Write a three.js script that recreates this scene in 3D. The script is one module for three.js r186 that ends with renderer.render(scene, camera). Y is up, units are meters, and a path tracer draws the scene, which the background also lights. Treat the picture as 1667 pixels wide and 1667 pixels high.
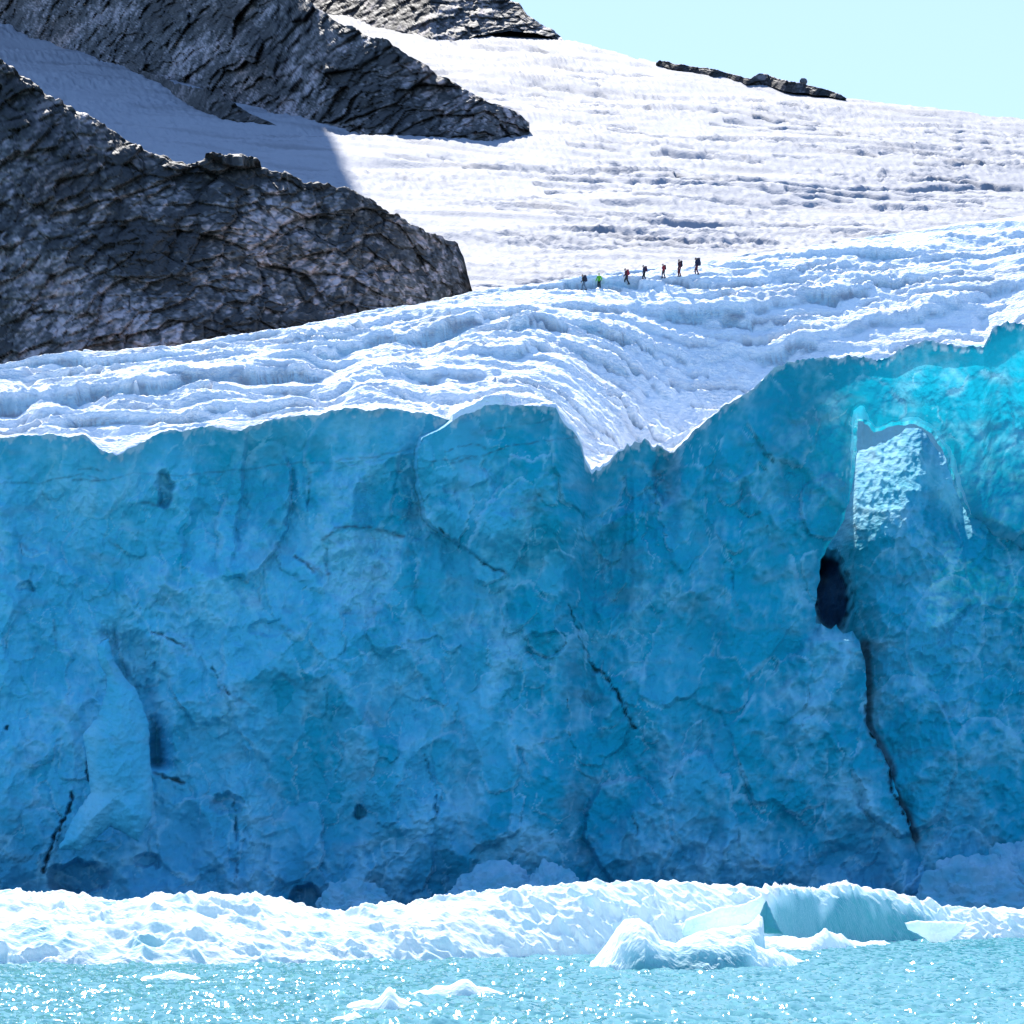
import * as THREE from 'three';
import { mergeGeometries } from 'three/addons/utils/BufferGeometryUtils.js';
import { MarchingCubes } from 'three/addons/objects/MarchingCubes.js';

// ------------------------------------------------------------------ camera, sky, sun, exposure
const F = 6552, EYE = 3, HOR = 1455, CX = 833.5;      // focal length in photo pixels, eye height (m), horizon row
const scene = new THREE.Scene();
const camera = new THREE.PerspectiveCamera(2 * Math.atan(CX / F) * 180 / Math.PI, 1, 1, 6000);
camera.position.set(0, EYE, 0);
camera.lookAt(0, EYE, -100);
camera.setViewOffset(1667, 1667, 0, CX - HOR, 1667, 1667);   // rising lens: the picture looks up the slope
camera.updateProjectionMatrix();

const renderer = new THREE.WebGLRenderer({ antialias: true });
renderer.toneMapping = THREE.LinearToneMapping;
renderer.toneMappingExposure = 2.0;
renderer.shadowMap.enabled = true;

const SUN_AZ = -10 * Math.PI / 180, SUN_EL = 39 * Math.PI / 180;
const toSun = new THREE.Vector3(Math.sin(SUN_AZ) * Math.cos(SUN_EL), Math.sin(SUN_EL), -Math.cos(SUN_AZ) * Math.cos(SUN_EL));
const sun = new THREE.DirectionalLight(new THREE.Color(1, 0.96, 0.9), 5);
sun.position.copy(toSun).multiplyScalar(1500).add(new THREE.Vector3(0, 60, -500));
sun.target.position.set(0, 60, -500);
sun.castShadow = true;
Object.assign(sun.shadow.camera, { left: -400, right: 400, top: 400, bottom: -400, near: 10, far: 3000 });
sun.shadow.mapSize.set(4096, 4096);
scene.add(sun, sun.target);

function makeSky() {
  const w = 512, h = 256, a = new Float32Array(w * h * 4);
  for (let j = 0; j < h; j++) for (let i = 0; i < w; i++) {
    const el = ((j + 0.5) / h - 0.5) * Math.PI, az = ((i + 0.5) / w - 0.5) * 2 * Math.PI;
    const d = [Math.cos(el) * Math.cos(az), Math.sin(el), Math.cos(el) * Math.sin(az)];
    const mu = d[0] * toSun.x + d[1] * toSun.y + d[2] * toSun.z;
    const up = Math.max(0, d[1]);
    const air = Math.exp(-up * 2.6);                       // thicker air towards the horizon
    const z = [0.05, 0.155, 0.43], hz = [0.413, 0.616, 0.914];
    const glow = 0.08 * Math.pow(Math.max(0, mu), 3) + 0.16 * Math.pow(Math.max(0, mu), 24);
    const o = (j * w + i) * 4;
    for (let k = 0; k < 3; k++) a[o + k] = z[k] + (hz[k] - z[k]) * air + glow * [1, 1, 1][k];
    if (d[1] < 0) { a[o] = 0.12; a[o + 1] = 0.3; a[o + 2] = 0.4; }
    a[o + 3] = 1;
  }
  const t = new THREE.DataTexture(a, w, h, THREE.RGBAFormat, THREE.FloatType);
  t.mapping = THREE.EquirectangularReflectionMapping; t.magFilter = t.minFilter = THREE.LinearFilter; t.needsUpdate = true;
  return t;
}
scene.background = makeSky();
scene.environment = scene.background;

// ------------------------------------------------------------------ helpers
const clamp = (v, a, b) => v < a ? a : v > b ? b : v;
const ss = (a, b, v) => { const t = clamp((v - a) / (b - a), 0, 1); return t * t * (3 - 2 * t); };
const lerp = (a, b, t) => a + (b - a) * t;
const X = (px, s) => (px - CX) / F * s, Y = (py, s) => EYE + (HOR - py) / F * s;
function rng(seed) { return () => { seed = (seed + 0x6d2b79f5) | 0; let t = Math.imul(seed ^ (seed >>> 15), 1 | seed); t = (t + Math.imul(t ^ (t >>> 7), 61 | t)) ^ t; return ((t ^ (t >>> 14)) >>> 0) / 4294967296; }; }
const P = new Uint8Array(512); { const r = rng(7), p = [...Array(256).keys()]; for (let i = 255; i > 0; i--) { const j = Math.floor(r() * (i + 1)); [p[i], p[j]] = [p[j], p[i]]; } for (let i = 0; i < 512; i++) P[i] = p[i & 255]; }
const GR = [1, 1, 0, -1, 1, 0, 1, -1, 0, -1, -1, 0, 1, 0, 1, -1, 0, 1, 1, 0, -1, -1, 0, -1, 0, 1, 1, 0, -1, 1, 0, 1, -1, 0, -1, -1, 1, 1, 0, -1, 1, 0, 0, -1, 1, 0, -1, -1];
function gdot(h, x, y, z) { h = (h & 15) * 3; return GR[h] * x + GR[h + 1] * y + GR[h + 2] * z; }
function noise(x, y, z = 0.37) {
  const xi = Math.floor(x), yi = Math.floor(y), zi = Math.floor(z); x -= xi; y -= yi; z -= zi;
  const a = xi & 255, b = yi & 255, c = zi & 255, u = x * x * x * (x * (x * 6 - 15) + 10), v = y * y * y * (y * (y * 6 - 15) + 10), w = z * z * z * (z * (z * 6 - 15) + 10);
  const A = P[a] + b, AA = P[A & 511] + c, AB = P[(A + 1) & 511] + c, B = P[a + 1] + b, BA = P[B & 511] + c, BB = P[(B + 1) & 511] + c;
  return lerp(lerp(lerp(gdot(P[AA & 511], x, y, z), gdot(P[BA & 511], x - 1, y, z), u), lerp(gdot(P[AB & 511], x, y - 1, z), gdot(P[BB & 511], x - 1, y - 1, z), u), v),
    lerp(lerp(gdot(P[(AA + 1) & 511], x, y, z - 1), gdot(P[(BA + 1) & 511], x - 1, y, z - 1), u), lerp(gdot(P[(AB + 1) & 511], x, y - 1, z - 1), gdot(P[(BB + 1) & 511], x - 1, y - 1, z - 1), u), v), w);
}
function fbm(x, y, z = 0.37, o = 4) { let s = 0, a = 0.5, f = 1; for (let i = 0; i < o; i++) { s += a * noise(x * f, y * f, z * f + i * 7.3); a *= 0.5; f *= 2.03; } return s; }
function ridged(x, y, z = 0.37, o = 4) { let s = 0, a = 0.5, f = 1; for (let i = 0; i < o; i++) { s += a * (1 - 2 * Math.abs(noise(x * f, y * f, z * f + i * 3.1))); a *= 0.5; f *= 2.1; } return s; }
const h3 = (x, y, z, k) => { let h = Math.imul(x, 374761393) ^ Math.imul(y, 668265263) ^ Math.imul(z, 2147483647 - 89) ^ Math.imul(k, 974634777); h = Math.imul(h ^ (h >>> 13), 1274126177); h = Math.imul(h ^ (h >>> 16), 2246822519); return ((h ^ (h >>> 15)) >>> 0) / 4294967296; };
const W = { d1: 0, d2: 0, ix: 0, iy: 0, iz: 0, dx: 0, dy: 0, dz: 0 };
function worley2(x, y, k = 0) {                         // nearest cell point in 2D
  const xi = Math.floor(x), yi = Math.floor(y); W.d1 = W.d2 = 99;
  for (let j = -1; j < 2; j++) for (let i = -1; i < 2; i++) {
    const cx = xi + i, cy = yi + j, dx = x - cx - 0.1 - 0.8 * h3(cx, cy, k, 1), dy = y - cy - 0.1 - 0.8 * h3(cx, cy, k, 2), d = dx * dx + dy * dy;
    if (d < W.d1) { W.d2 = W.d1; W.d1 = d; W.ix = cx; W.iy = cy; W.dx = dx; W.dy = dy; } else if (d < W.d2) W.d2 = d;
  }
  return W;
}
function worley3(x, y, z, k = 0) {
  const xi = Math.floor(x), yi = Math.floor(y), zi = Math.floor(z); W.d1 = W.d2 = 99;
  for (let l = -1; l < 2; l++) for (let j = -1; j < 2; j++) for (let i = -1; i < 2; i++) {
    const cx = xi + i, cy = yi + j, cz = zi + l;
    const dx = x - cx - h3(cx, cy, cz, k + 1), dy = y - cy - h3(cx, cy, cz, k + 2), dz = z - cz - h3(cx, cy, cz, k + 3), d = dx * dx + dy * dy + dz * dz;
    if (d < W.d1) { W.d2 = W.d1; W.d1 = d; W.ix = cx; W.iy = cy; W.iz = cz; W.dx = dx; W.dy = dy; W.dz = dz; } else if (d < W.d2) W.d2 = d;
  }
  return W;
}
// a line through points, read as a function of its first coordinate (or its second with by = 1)
function line(pts, by = 0) {
  return (v) => {
    const n = pts.length;
    if (v <= pts[0][by]) return pts[0][1 - by];
    for (let i = 1; i < n; i++) if (v <= pts[i][by]) { const a = pts[i - 1], b = pts[i]; return lerp(a[1 - by], b[1 - by], (v - a[by]) / (b[by] - a[by] || 1)); }
    return pts[n - 1][1 - by];
  };
}
function segDist(x, y, pts) {                          // distance to an open polyline
  let m = 1e9;
  for (let i = 1; i < pts.length; i++) {
    const [ax, ay] = pts[i - 1], [bx, by] = pts[i], ex = bx - ax, ey = by - ay, t = clamp(((x - ax) * ex + (y - ay) * ey) / (ex * ex + ey * ey), 0, 1);
    const dx = x - ax - ex * t, dy = y - ay - ey * t, d = dx * dx + dy * dy; if (d < m) m = d;
  }
  return Math.sqrt(m);
}
function polySd(x, y, pts) {                           // signed distance to a polygon, positive inside
  let m = 1e9, inside = false; const n = pts.length;
  for (let i = 0, j = n - 1; i < n; j = i++) {
    const [ax, ay] = pts[j], [bx, by] = pts[i], ex = bx - ax, ey = by - ay, t = clamp(((x - ax) * ex + (y - ay) * ey) / (ex * ex + ey * ey || 1), 0, 1);
    const dx = x - ax - ex * t, dy = y - ay - ey * t, d = dx * dx + dy * dy; if (d < m) m = d;
    if ((ay > y) !== (by > y) && x < ex * (y - ay) / (by - ay) + ax) inside = !inside;
  }
  return inside ? Math.sqrt(m) : -Math.sqrt(m);
}
const bbox = (pts, pad) => [Math.min(...pts.map((p) => p[0])) - pad, Math.min(...pts.map((p) => p[1])) - pad, Math.max(...pts.map((p) => p[0])) + pad, Math.max(...pts.map((p) => p[1])) + pad];

// columns spread evenly from a to b, the outermost ten on each side reaching far beyond the frame
const wings = (i, n, a, b, reach = 420) => { const m = 10; return i < m ? lerp(a - reach, a, Math.pow(i / m, 0.7)) : i > n - m ? lerp(b, b + reach, Math.pow((i - n + m) / m, 1.4)) : lerp(a, b, (i - m) / (n - 2 * m)); };
// a sheet of nx by ny cells; at(i, j, out) fills out = [x, y, depth, r, g, b]; uv in metres; keep(i, j) drops cells
function sheet(nx, ny, at, keep, flip) {
  const n = (nx + 1) * (ny + 1), pos = new Float32Array(n * 3), col = new Float32Array(n * 3), uv = new Float32Array(n * 2), uv1 = new Float32Array(n * 2), out = [0, 0, 0, 1, 1, 1, 0, 0];
  for (let j = 0, v = 0; j <= ny; j++) for (let i = 0; i <= nx; i++, v++) {
    out[6] = NaN; at(i, j, out);
    pos[v * 3] = out[0]; pos[v * 3 + 1] = out[1]; pos[v * 3 + 2] = -out[2];
    col[v * 3] = out[3]; col[v * 3 + 1] = out[4]; col[v * 3 + 2] = out[5];
    if (out[6] !== out[6]) { uv[v * 2] = out[0]; uv[v * 2 + 1] = out[1]; } else { uv[v * 2] = out[6]; uv[v * 2 + 1] = out[7]; }
  }
  for (let v = 0; v < n; v++) { const s = -pos[v * 3 + 2] || 1; uv1[v * 2] = ((pos[v * 3] / s * F + CX) + 60) / 1800; uv1[v * 2 + 1] = ((HOR - (pos[v * 3 + 1] - EYE) / s * F) - 500) / 1060; }
  const idx = new Uint32Array(nx * ny * 6); let c = 0;
  for (let j = 0; j < ny; j++) for (let i = 0; i < nx; i++) {
    if (keep && !keep(i, j)) continue;
    const a = j * (nx + 1) + i, b = a + 1, d = a + nx + 1, e = d + 1;
    if (flip) { idx[c++] = a; idx[c++] = d; idx[c++] = b; idx[c++] = b; idx[c++] = d; idx[c++] = e; }
    else { idx[c++] = a; idx[c++] = b; idx[c++] = d; idx[c++] = b; idx[c++] = e; idx[c++] = d; }
  }
  const g = new THREE.BufferGeometry();
  g.setAttribute('position', new THREE.BufferAttribute(pos, 3)); g.setAttribute('color', new THREE.BufferAttribute(col, 3)); g.setAttribute('uv', new THREE.BufferAttribute(uv, 2));
  g.setAttribute('uv1', new THREE.BufferAttribute(uv1, 2)); g.setIndex(new THREE.BufferAttribute(idx.slice(0, c), 1)); g.computeVertexNormals();
  return g;
}
const names = {};
function numbered(name) { const k = names[name] = (names[name] ?? -1) + 1; return k ? name + '_' + String(k).padStart(3, '0') : name; }
function put(o, name, info, parent = scene) {
  o.name = parent === scene ? numbered(name) : name;
  Object.assign(o.userData, info); parent.add(o); o.traverse((m) => { m.castShadow = m.receiveShadow = true; });
  return o;
}
const mesh = (g, m, name, info, parent) => put(new THREE.Mesh(g, m), name, info, parent);
const thing = (name, label, category, group) => put(new THREE.Group(), name, { label, category, ...(group ? { group } : {}) });
const structure = (label) => ({ kind: 'structure', label });

// tiling grain for bump maps
function grain(size, fn) {
  const a = new Uint8Array(size * size * 4);
  for (let j = 0; j < size; j++) for (let i = 0; i < size; i++) { const v = clamp(fn(i / size, j / size), 0, 1) * 255, o = (j * size + i) * 4; a[o] = a[o + 1] = a[o + 2] = v; a[o + 3] = 255; }
  const t = new THREE.DataTexture(a, size, size); t.wrapS = t.wrapT = THREE.RepeatWrapping; t.magFilter = THREE.LinearFilter; t.needsUpdate = true;
  return t;
}
const tile = (u, v, f, o, z) => {                      // fbm wrapped on the unit square
  const mix = (g) => { const a = g(u, v), b = g(u - 1, v), c = g(u, v - 1), d = g(u - 1, v - 1); return lerp(lerp(a, b, u), lerp(c, d, u), v); };
  return mix((p, q) => fbm(p * f, q * f, z, o));
};
const snowGrain = grain(512, (u, v) => 0.5 + 0.75 * tile(u, v, 22, 4, 1.7));
const rockGrain = grain(512, (u, v) => 0.5 + 0.8 * tile(u, v, 12, 5, 5.1));
const rep = (t, metres) => { const c = t.clone(); c.repeat.set(1 / metres, 1 / metres); c.needsUpdate = true; return c; };

// ------------------------------------------------------------------ materials
const M = {
  cliff: new THREE.MeshPhysicalMaterial({ vertexColors: true, roughness: 0.97, transmission: 1, thickness: 0, ior: 1.31, specularIntensity: 0.6, bumpMap: rep(snowGrain, 14), bumpScale: 0.35 }),
  wall: new THREE.MeshPhysicalMaterial({ vertexColors: true, roughness: 0.9, transmission: 0.08, thickness: 0, ior: 1.31, specularIntensity: 0.6, bumpMap: rep(snowGrain, 14), bumpScale: 0.35 }),
  iceTop: new THREE.MeshPhysicalMaterial({ vertexColors: true, roughness: 0.95, transmission: 0.05, thickness: 0, ior: 1.31, specularIntensity: 0.4, bumpMap: rep(snowGrain, 11), bumpScale: 0.45 }),
  clearIce: new THREE.MeshPhysicalMaterial({ color: new THREE.Color().setRGB(0.8, 0.96, 1), roughness: 0.72, transmission: 1, thickness: 0, ior: 1.31, side: THREE.DoubleSide }),
  snow: new THREE.MeshStandardMaterial({ vertexColors: true, roughness: 0.85, bumpMap: rep(snowGrain, 9), bumpScale: 0.14 }),
  rock: new THREE.MeshStandardMaterial({ vertexColors: true, roughness: 0.75, bumpMap: rep(rockGrain, 37), bumpScale: 0.9 }),
  berg: new THREE.MeshPhysicalMaterial({ vertexColors: true, roughness: 0.95, transmission: 0.55, thickness: 0, ior: 1.31, bumpMap: rep(snowGrain, 4), bumpScale: 0.08 }),
  water: new THREE.MeshPhysicalMaterial({ color: new THREE.Color().setRGB(0.11, 0.34, 0.34), roughness: 0.07, ior: 1.33, bumpMap: rep(snowGrain, 7), bumpScale: 0.07 }),
};

// ------------------------------------------------------------------ glacier: shape functions
const CELL = 0.061;                                   // metres per photo pixel at the cliff
const crestPts = [[-400, 722], [0, 712], [60, 709], [140, 711], [172, 738], [190, 741], [215, 728], [262, 703], [330, 694], [395, 700], [408, 692], [470, 679], [560, 668], [610, 664], [690, 673], [735, 684], [752, 676], [790, 661], [850, 659], [905, 662], [918, 688], [936, 709], [958, 730], [945, 782], [968, 788]];
const crestL = line([[-400, 722], [0, 712], [60, 709], [140, 711], [168, 738], [190, 742], [218, 728], [262, 703], [330, 694], [395, 700], [408, 692], [470, 679], [560, 668], [610, 664], [690, 673], [738, 684], [755, 676], [790, 661], [850, 659], [905, 662], [918, 688], [938, 709], [947, 732], [953, 760], [966, 772], [982, 757], [1000, 741], [1040, 718], [1075, 724], [1090, 734], [1096, 738], [1130, 700], [1180, 660], [1222, 634], [1255, 603], [1285, 588], [1315, 582], [1400, 581], [1428, 586], [1455, 575], [1505, 553], [1545, 560], [1600, 566], [1618, 532], [1640, 522], [1667, 528], [1750, 520], [2000, 500]]);
const crestBase = line([[-400, 725], [0, 712], [300, 702], [500, 682], [800, 680], [930, 705], [1050, 715], [1120, 690], [1200, 646], [1250, 612], [1300, 592], [1400, 586], [1450, 578], [1500, 564], [1560, 566], [1610, 560], [1667, 534], [2000, 505]]);
const ridgeL = line([[-600, 650], [-400, 625], [0, 598], [150, 581], [300, 560], [500, 531], [700, 491], [780, 476], [900, 461], [1000, 446], [1150, 421], [1300, 404], [1450, 384], [1560, 366], [1667, 352], [2000, 320]]);
const crestPy = (px) => crestL(px) + 5 * noise(px / 23, 3.3) + 2.5 * noise(px / 7, 9.1) + ss(935, 950, px) * (1 - ss(1075, 1100, px)) * (9 * noise(px / 8.5, 5.1) + 4 * noise(px / 3.7, 2.1)) + 3 * noise(px / 3.3, 7.7) * ss(1200, 1300, px);
const crestS = (px, notch = 1) => 401 + 2.5 * noise(px / 180, 0.5) + 1.2 * noise(px / 50, 4.5) - 3 * ss(740, 800, px) * (1 - ss(905, 950, px)) + notch * 4 * ss(930, 980, px) * (1 - ss(1080, 1120, px));
const ridgeW = (px) => lerp(44, 80, clamp(px / 1667, -0.2, 1.2));

// how clear the ice of the wall is across the front: clearest in the thin bridge on the right and along the brink (second uv set, 0..1 over the wall)
const clarity = grain(512, (a, b) => { const px = a * 1800 - 60, py = 500 + b * 1060; const n = 0.08 * tile(a, b, 14, 3, 2.2), d = Math.max(0, py - crestPy(px)), g = ss(1120, 1420, px) * (1 - ss(620, 900, py)); return Math.max(0.08 + n + 0.62 * g, (0.6 + 2 * n) * Math.exp(-d / 45)); });
const backClarity = grain(256, (a, b) => { const px = a * 1800 - 60, py = 500 + b * 1060; return 0.98 * ss(1240, 1440, px + 40 * tile(a, b, 20, 3, 8)) * (1 - 0.7 * ss(740, 900, py)); });
backClarity.wrapS = backClarity.wrapT = THREE.ClampToEdgeWrapping; backClarity.channel = 1; M.clearIce.transmissionMap = backClarity;
clarity.wrapS = clarity.wrapT = THREE.ClampToEdgeWrapping; clarity.channel = 1; M.cliff.transmissionMap = clarity;

// conchoidal scoops and plates broken into the wall (u across, v up, metres)
const scoops = [], plates = []; let dentTone = 0, dentEdge = 0;
{
  const r = rng(41);
  for (let i = 0; i < 260; i++) { const R = 1.5 + 6 * r() * r(); scoops.push([-5 + r() * 112, -4 + r() * 58, R * (0.6 + 0.5 * r()), R * (0.9 + 0.9 * r()), (r() - 0.5) * 1.4, R * (0.15 + 0.2 * r())]); }
  for (let i = 0; i < 190; i++) { const R = 1.2 + 5 * r() * r(); plates.push([-5 + r() * 112, -4 + r() * 56, R * (0.6 + 0.5 * r()), R * (1 + r()), (r() - 0.5) * 1.2, R * (0.13 + 0.16 * r())]); }
  for (let i = 0; i < 2600; i++) { const R = 0.4 + 2.0 * r() * r(); (i % 2 ? scoops : plates).push([-5 + r() * 112, -4 + r() * 58, R * (0.6 + 0.5 * r()), R * (0.9 + 0.9 * r()), (r() - 0.5) * 1.4, R * (0.12 + 0.2 * r())]); }
}
const bins = (list) => { const b = {}; list.forEach((s) => { const R = Math.max(s[2], s[3]); for (let i = Math.floor((s[0] - R) / 6); i <= Math.floor((s[0] + R) / 6); i++) for (let j = Math.floor((s[1] - R) / 6); j <= Math.floor((s[1] + R) / 6); j++) (b[i * 1000 + j] ??= []).push(s); }); return b; };
const scoopBins = bins(scoops), plateBins = bins(plates);
function dents(list, u, v, hard) {
  let best = 0; dentTone = 0.5; dentEdge = 0; const b = list[Math.floor(u / 6) * 1000 + Math.floor(v / 6)];
  if (b) for (const [cu, cv, ru, rv, a, d] of b) {
    const c = Math.cos(a), s = Math.sin(a), x = ((u - cu) * c + (v - cv) * s) / ru, y = (-(u - cu) * s + (v - cv) * c) / rv, q = 1 - x * x - y * y;
    if (q > 0) { const e = d * Math.min(1, q * hard) * (hard > 3 ? 0.75 + 0.35 * (x * Math.cos(cu * 9) + y * Math.sin(cu * 9)) : 1); if (e > best) { best = e; dentTone = (cu * 7.31 + cv * 3.77 + 90) % 1; dentEdge = q < 0.3 ? 1 - q / 0.3 : 0; } }
  }
  return best;
}
// cracks: [points, half width px, depth m, dirt 0..1]
const cracks = [
  [[[1408, 1050], [1412, 1110], [1410, 1180], [1432, 1215], [1450, 1250], [1448, 1280], [1465, 1310], [1476, 1330], [1490, 1365]], 5, 2.5, 0.9],
  [[[965, 1085], [985, 1100], [1010, 1138], [1018, 1160], [1034, 1186]], 3.5, 1.4, 0.6],
  [[[118, 1290], [112, 1320], [100, 1340], [82, 1382], [70, 1420]], 5, 2.2, 0.5],
  [[[246, 1028], [268, 1035], [300, 1052]], 4, 0.9, 0.8],
  [[[345, 1080], [352, 1100], [372, 1130]], 3, 0.8, 0.2],
  [[[480, 905], [500, 920], [512, 930]], 4, 0.8, 1],
  [[[250, 1258], [275, 1266], [302, 1275]], 4, 1.0, 1],
  [[[150, 1232], [140, 1255], [145, 1270]], 4, 1.0, 0.9],
  [[[1190, 905], [1192, 960], [1200, 985]], 2.5, 0.5, 0.1],
  [[[1030, 1330], [1036, 1345], [1037, 1360]], 4, 1, 0.4],
  [[[715, 862], [760, 895], [800, 925], [830, 932]], 3, 0.9, 0.4],
  [[[925, 985], [945, 1040], [965, 1090]], 3, 0.7, 0.1],
  [[[382, 1300], [386, 1380], [384, 1440]], 3, 0.8, 0],
  [[[690, 1230], [712, 1290], [708, 1350]], 4, 0.8, 0],
  [[[505, 770], [502, 820], [498, 850]], 3, 0.6, 0],
];
cracks.forEach((c) => c.push(bbox(c[0], 25)));
// dirt seams: [points, half width px, strength]
const seams = [
  [[[0, 787], [70, 785], [130, 772], [175, 782], [220, 770], [300, 775], [360, 766], [400, 765], [440, 758], [530, 752], [620, 742], [680, 726]], 2.6, 0.55],
  [[[120, 782], [150, 784], [176, 780]], 4, 0.8], [[[128, 764], [150, 762], [168, 766]], 3, 0.6],
  [[[690, 752], [730, 748], [775, 742], [820, 728], [880, 718], [940, 709]], 2.6, 0.8],
  [[[725, 735], [745, 728], [770, 722], [790, 728]], 2.5, 0.8], [[[735, 752], [780, 745]], 4.5, 0.7], [[[790, 702], [850, 692], [905, 680]], 2, 0.5],
  [[[690, 762], [640, 768], [590, 778]], 2.2, 0.4], [[[500, 770], [640, 745], [680, 738]], 2, 0.35],
  [[[525, 880], [545, 862], [570, 856], [600, 858], [630, 866], [658, 875]], 5, 0.9], [[[480, 908], [505, 922], [535, 935]], 5, 0.9],
  [[[560, 1000], [600, 998], [630, 990]], 10, 0.35], [[[35, 885], [45, 895], [58, 898]], 5, 0.7], [[[20, 872], [45, 862]], 9, 0.3],
  [[[230, 820], [255, 822], [272, 812]], 5, 0.7], [[[180, 880], [190, 890]], 8, 0.5], [[[250, 885], [300, 888]], 10, 0.3],
  [[[1070, 770], [1085, 785], [1088, 800]], 13, 0.55], [[[860, 818], [880, 808]], 9, 0.45], [[[835, 835], [860, 832]], 12, 0.3],
  [[[1380, 1060], [1410, 1070]], 5, 0.5], [[[1425, 1210], [1445, 1270], [1462, 1320]], 9, 0.45], [[[440, 1085], [480, 1110], [500, 1125]], 6, 0.4],
  [[[88, 1010], [92, 1060]], 4, 0.5], [[[355, 1120], [410, 1150]], 5, 0.5], [[[460, 1018], [475, 1030]], 6, 0.6], [[[640, 960], [680, 955]], 5, 0.4],
];
seams.forEach((c) => c.push(bbox(c[0], 40)));
const flakeEdge = line([[735, 660], [735, 684], [712, 700], [684, 712], [678, 730], [676, 760], [680, 800], [684, 815], [690, 845], [708, 862], [760, 895], [800, 925]], 1);
const gullyEdge = line([[402, 690], [398, 760], [396, 800], [383, 850], [384, 890], [370, 930]], 1);
const rubble = [[525, 885], [550, 862], [600, 857], [660, 872], [655, 900], [640, 940], [630, 990], [600, 1010], [560, 1000], [530, 960], [490, 915]];
const pile = [[1262, 1130], [1286, 1075], [1310, 1040], [1340, 1018], [1370, 1026], [1392, 1030], [1404, 1060], [1408, 1180], [1440, 1250], [1450, 1330], [1400, 1420], [1300, 1400], [1240, 1260]];
const tongueR = [[180, 1370], [100, 1385], [70, 1440], [60, 1500], [240, 1500], [260, 1420]];
const inBox = (b, x, y) => x > b[0] && x < b[2] && y > b[1] && y < b[3];
const rubbleB = bbox(rubble, 20), pileB = bbox(pile, 20);

const info = { d: 99, dirt: 0, pale: 0, tone: 0.5, fine: 0, edge: 0 };
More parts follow.
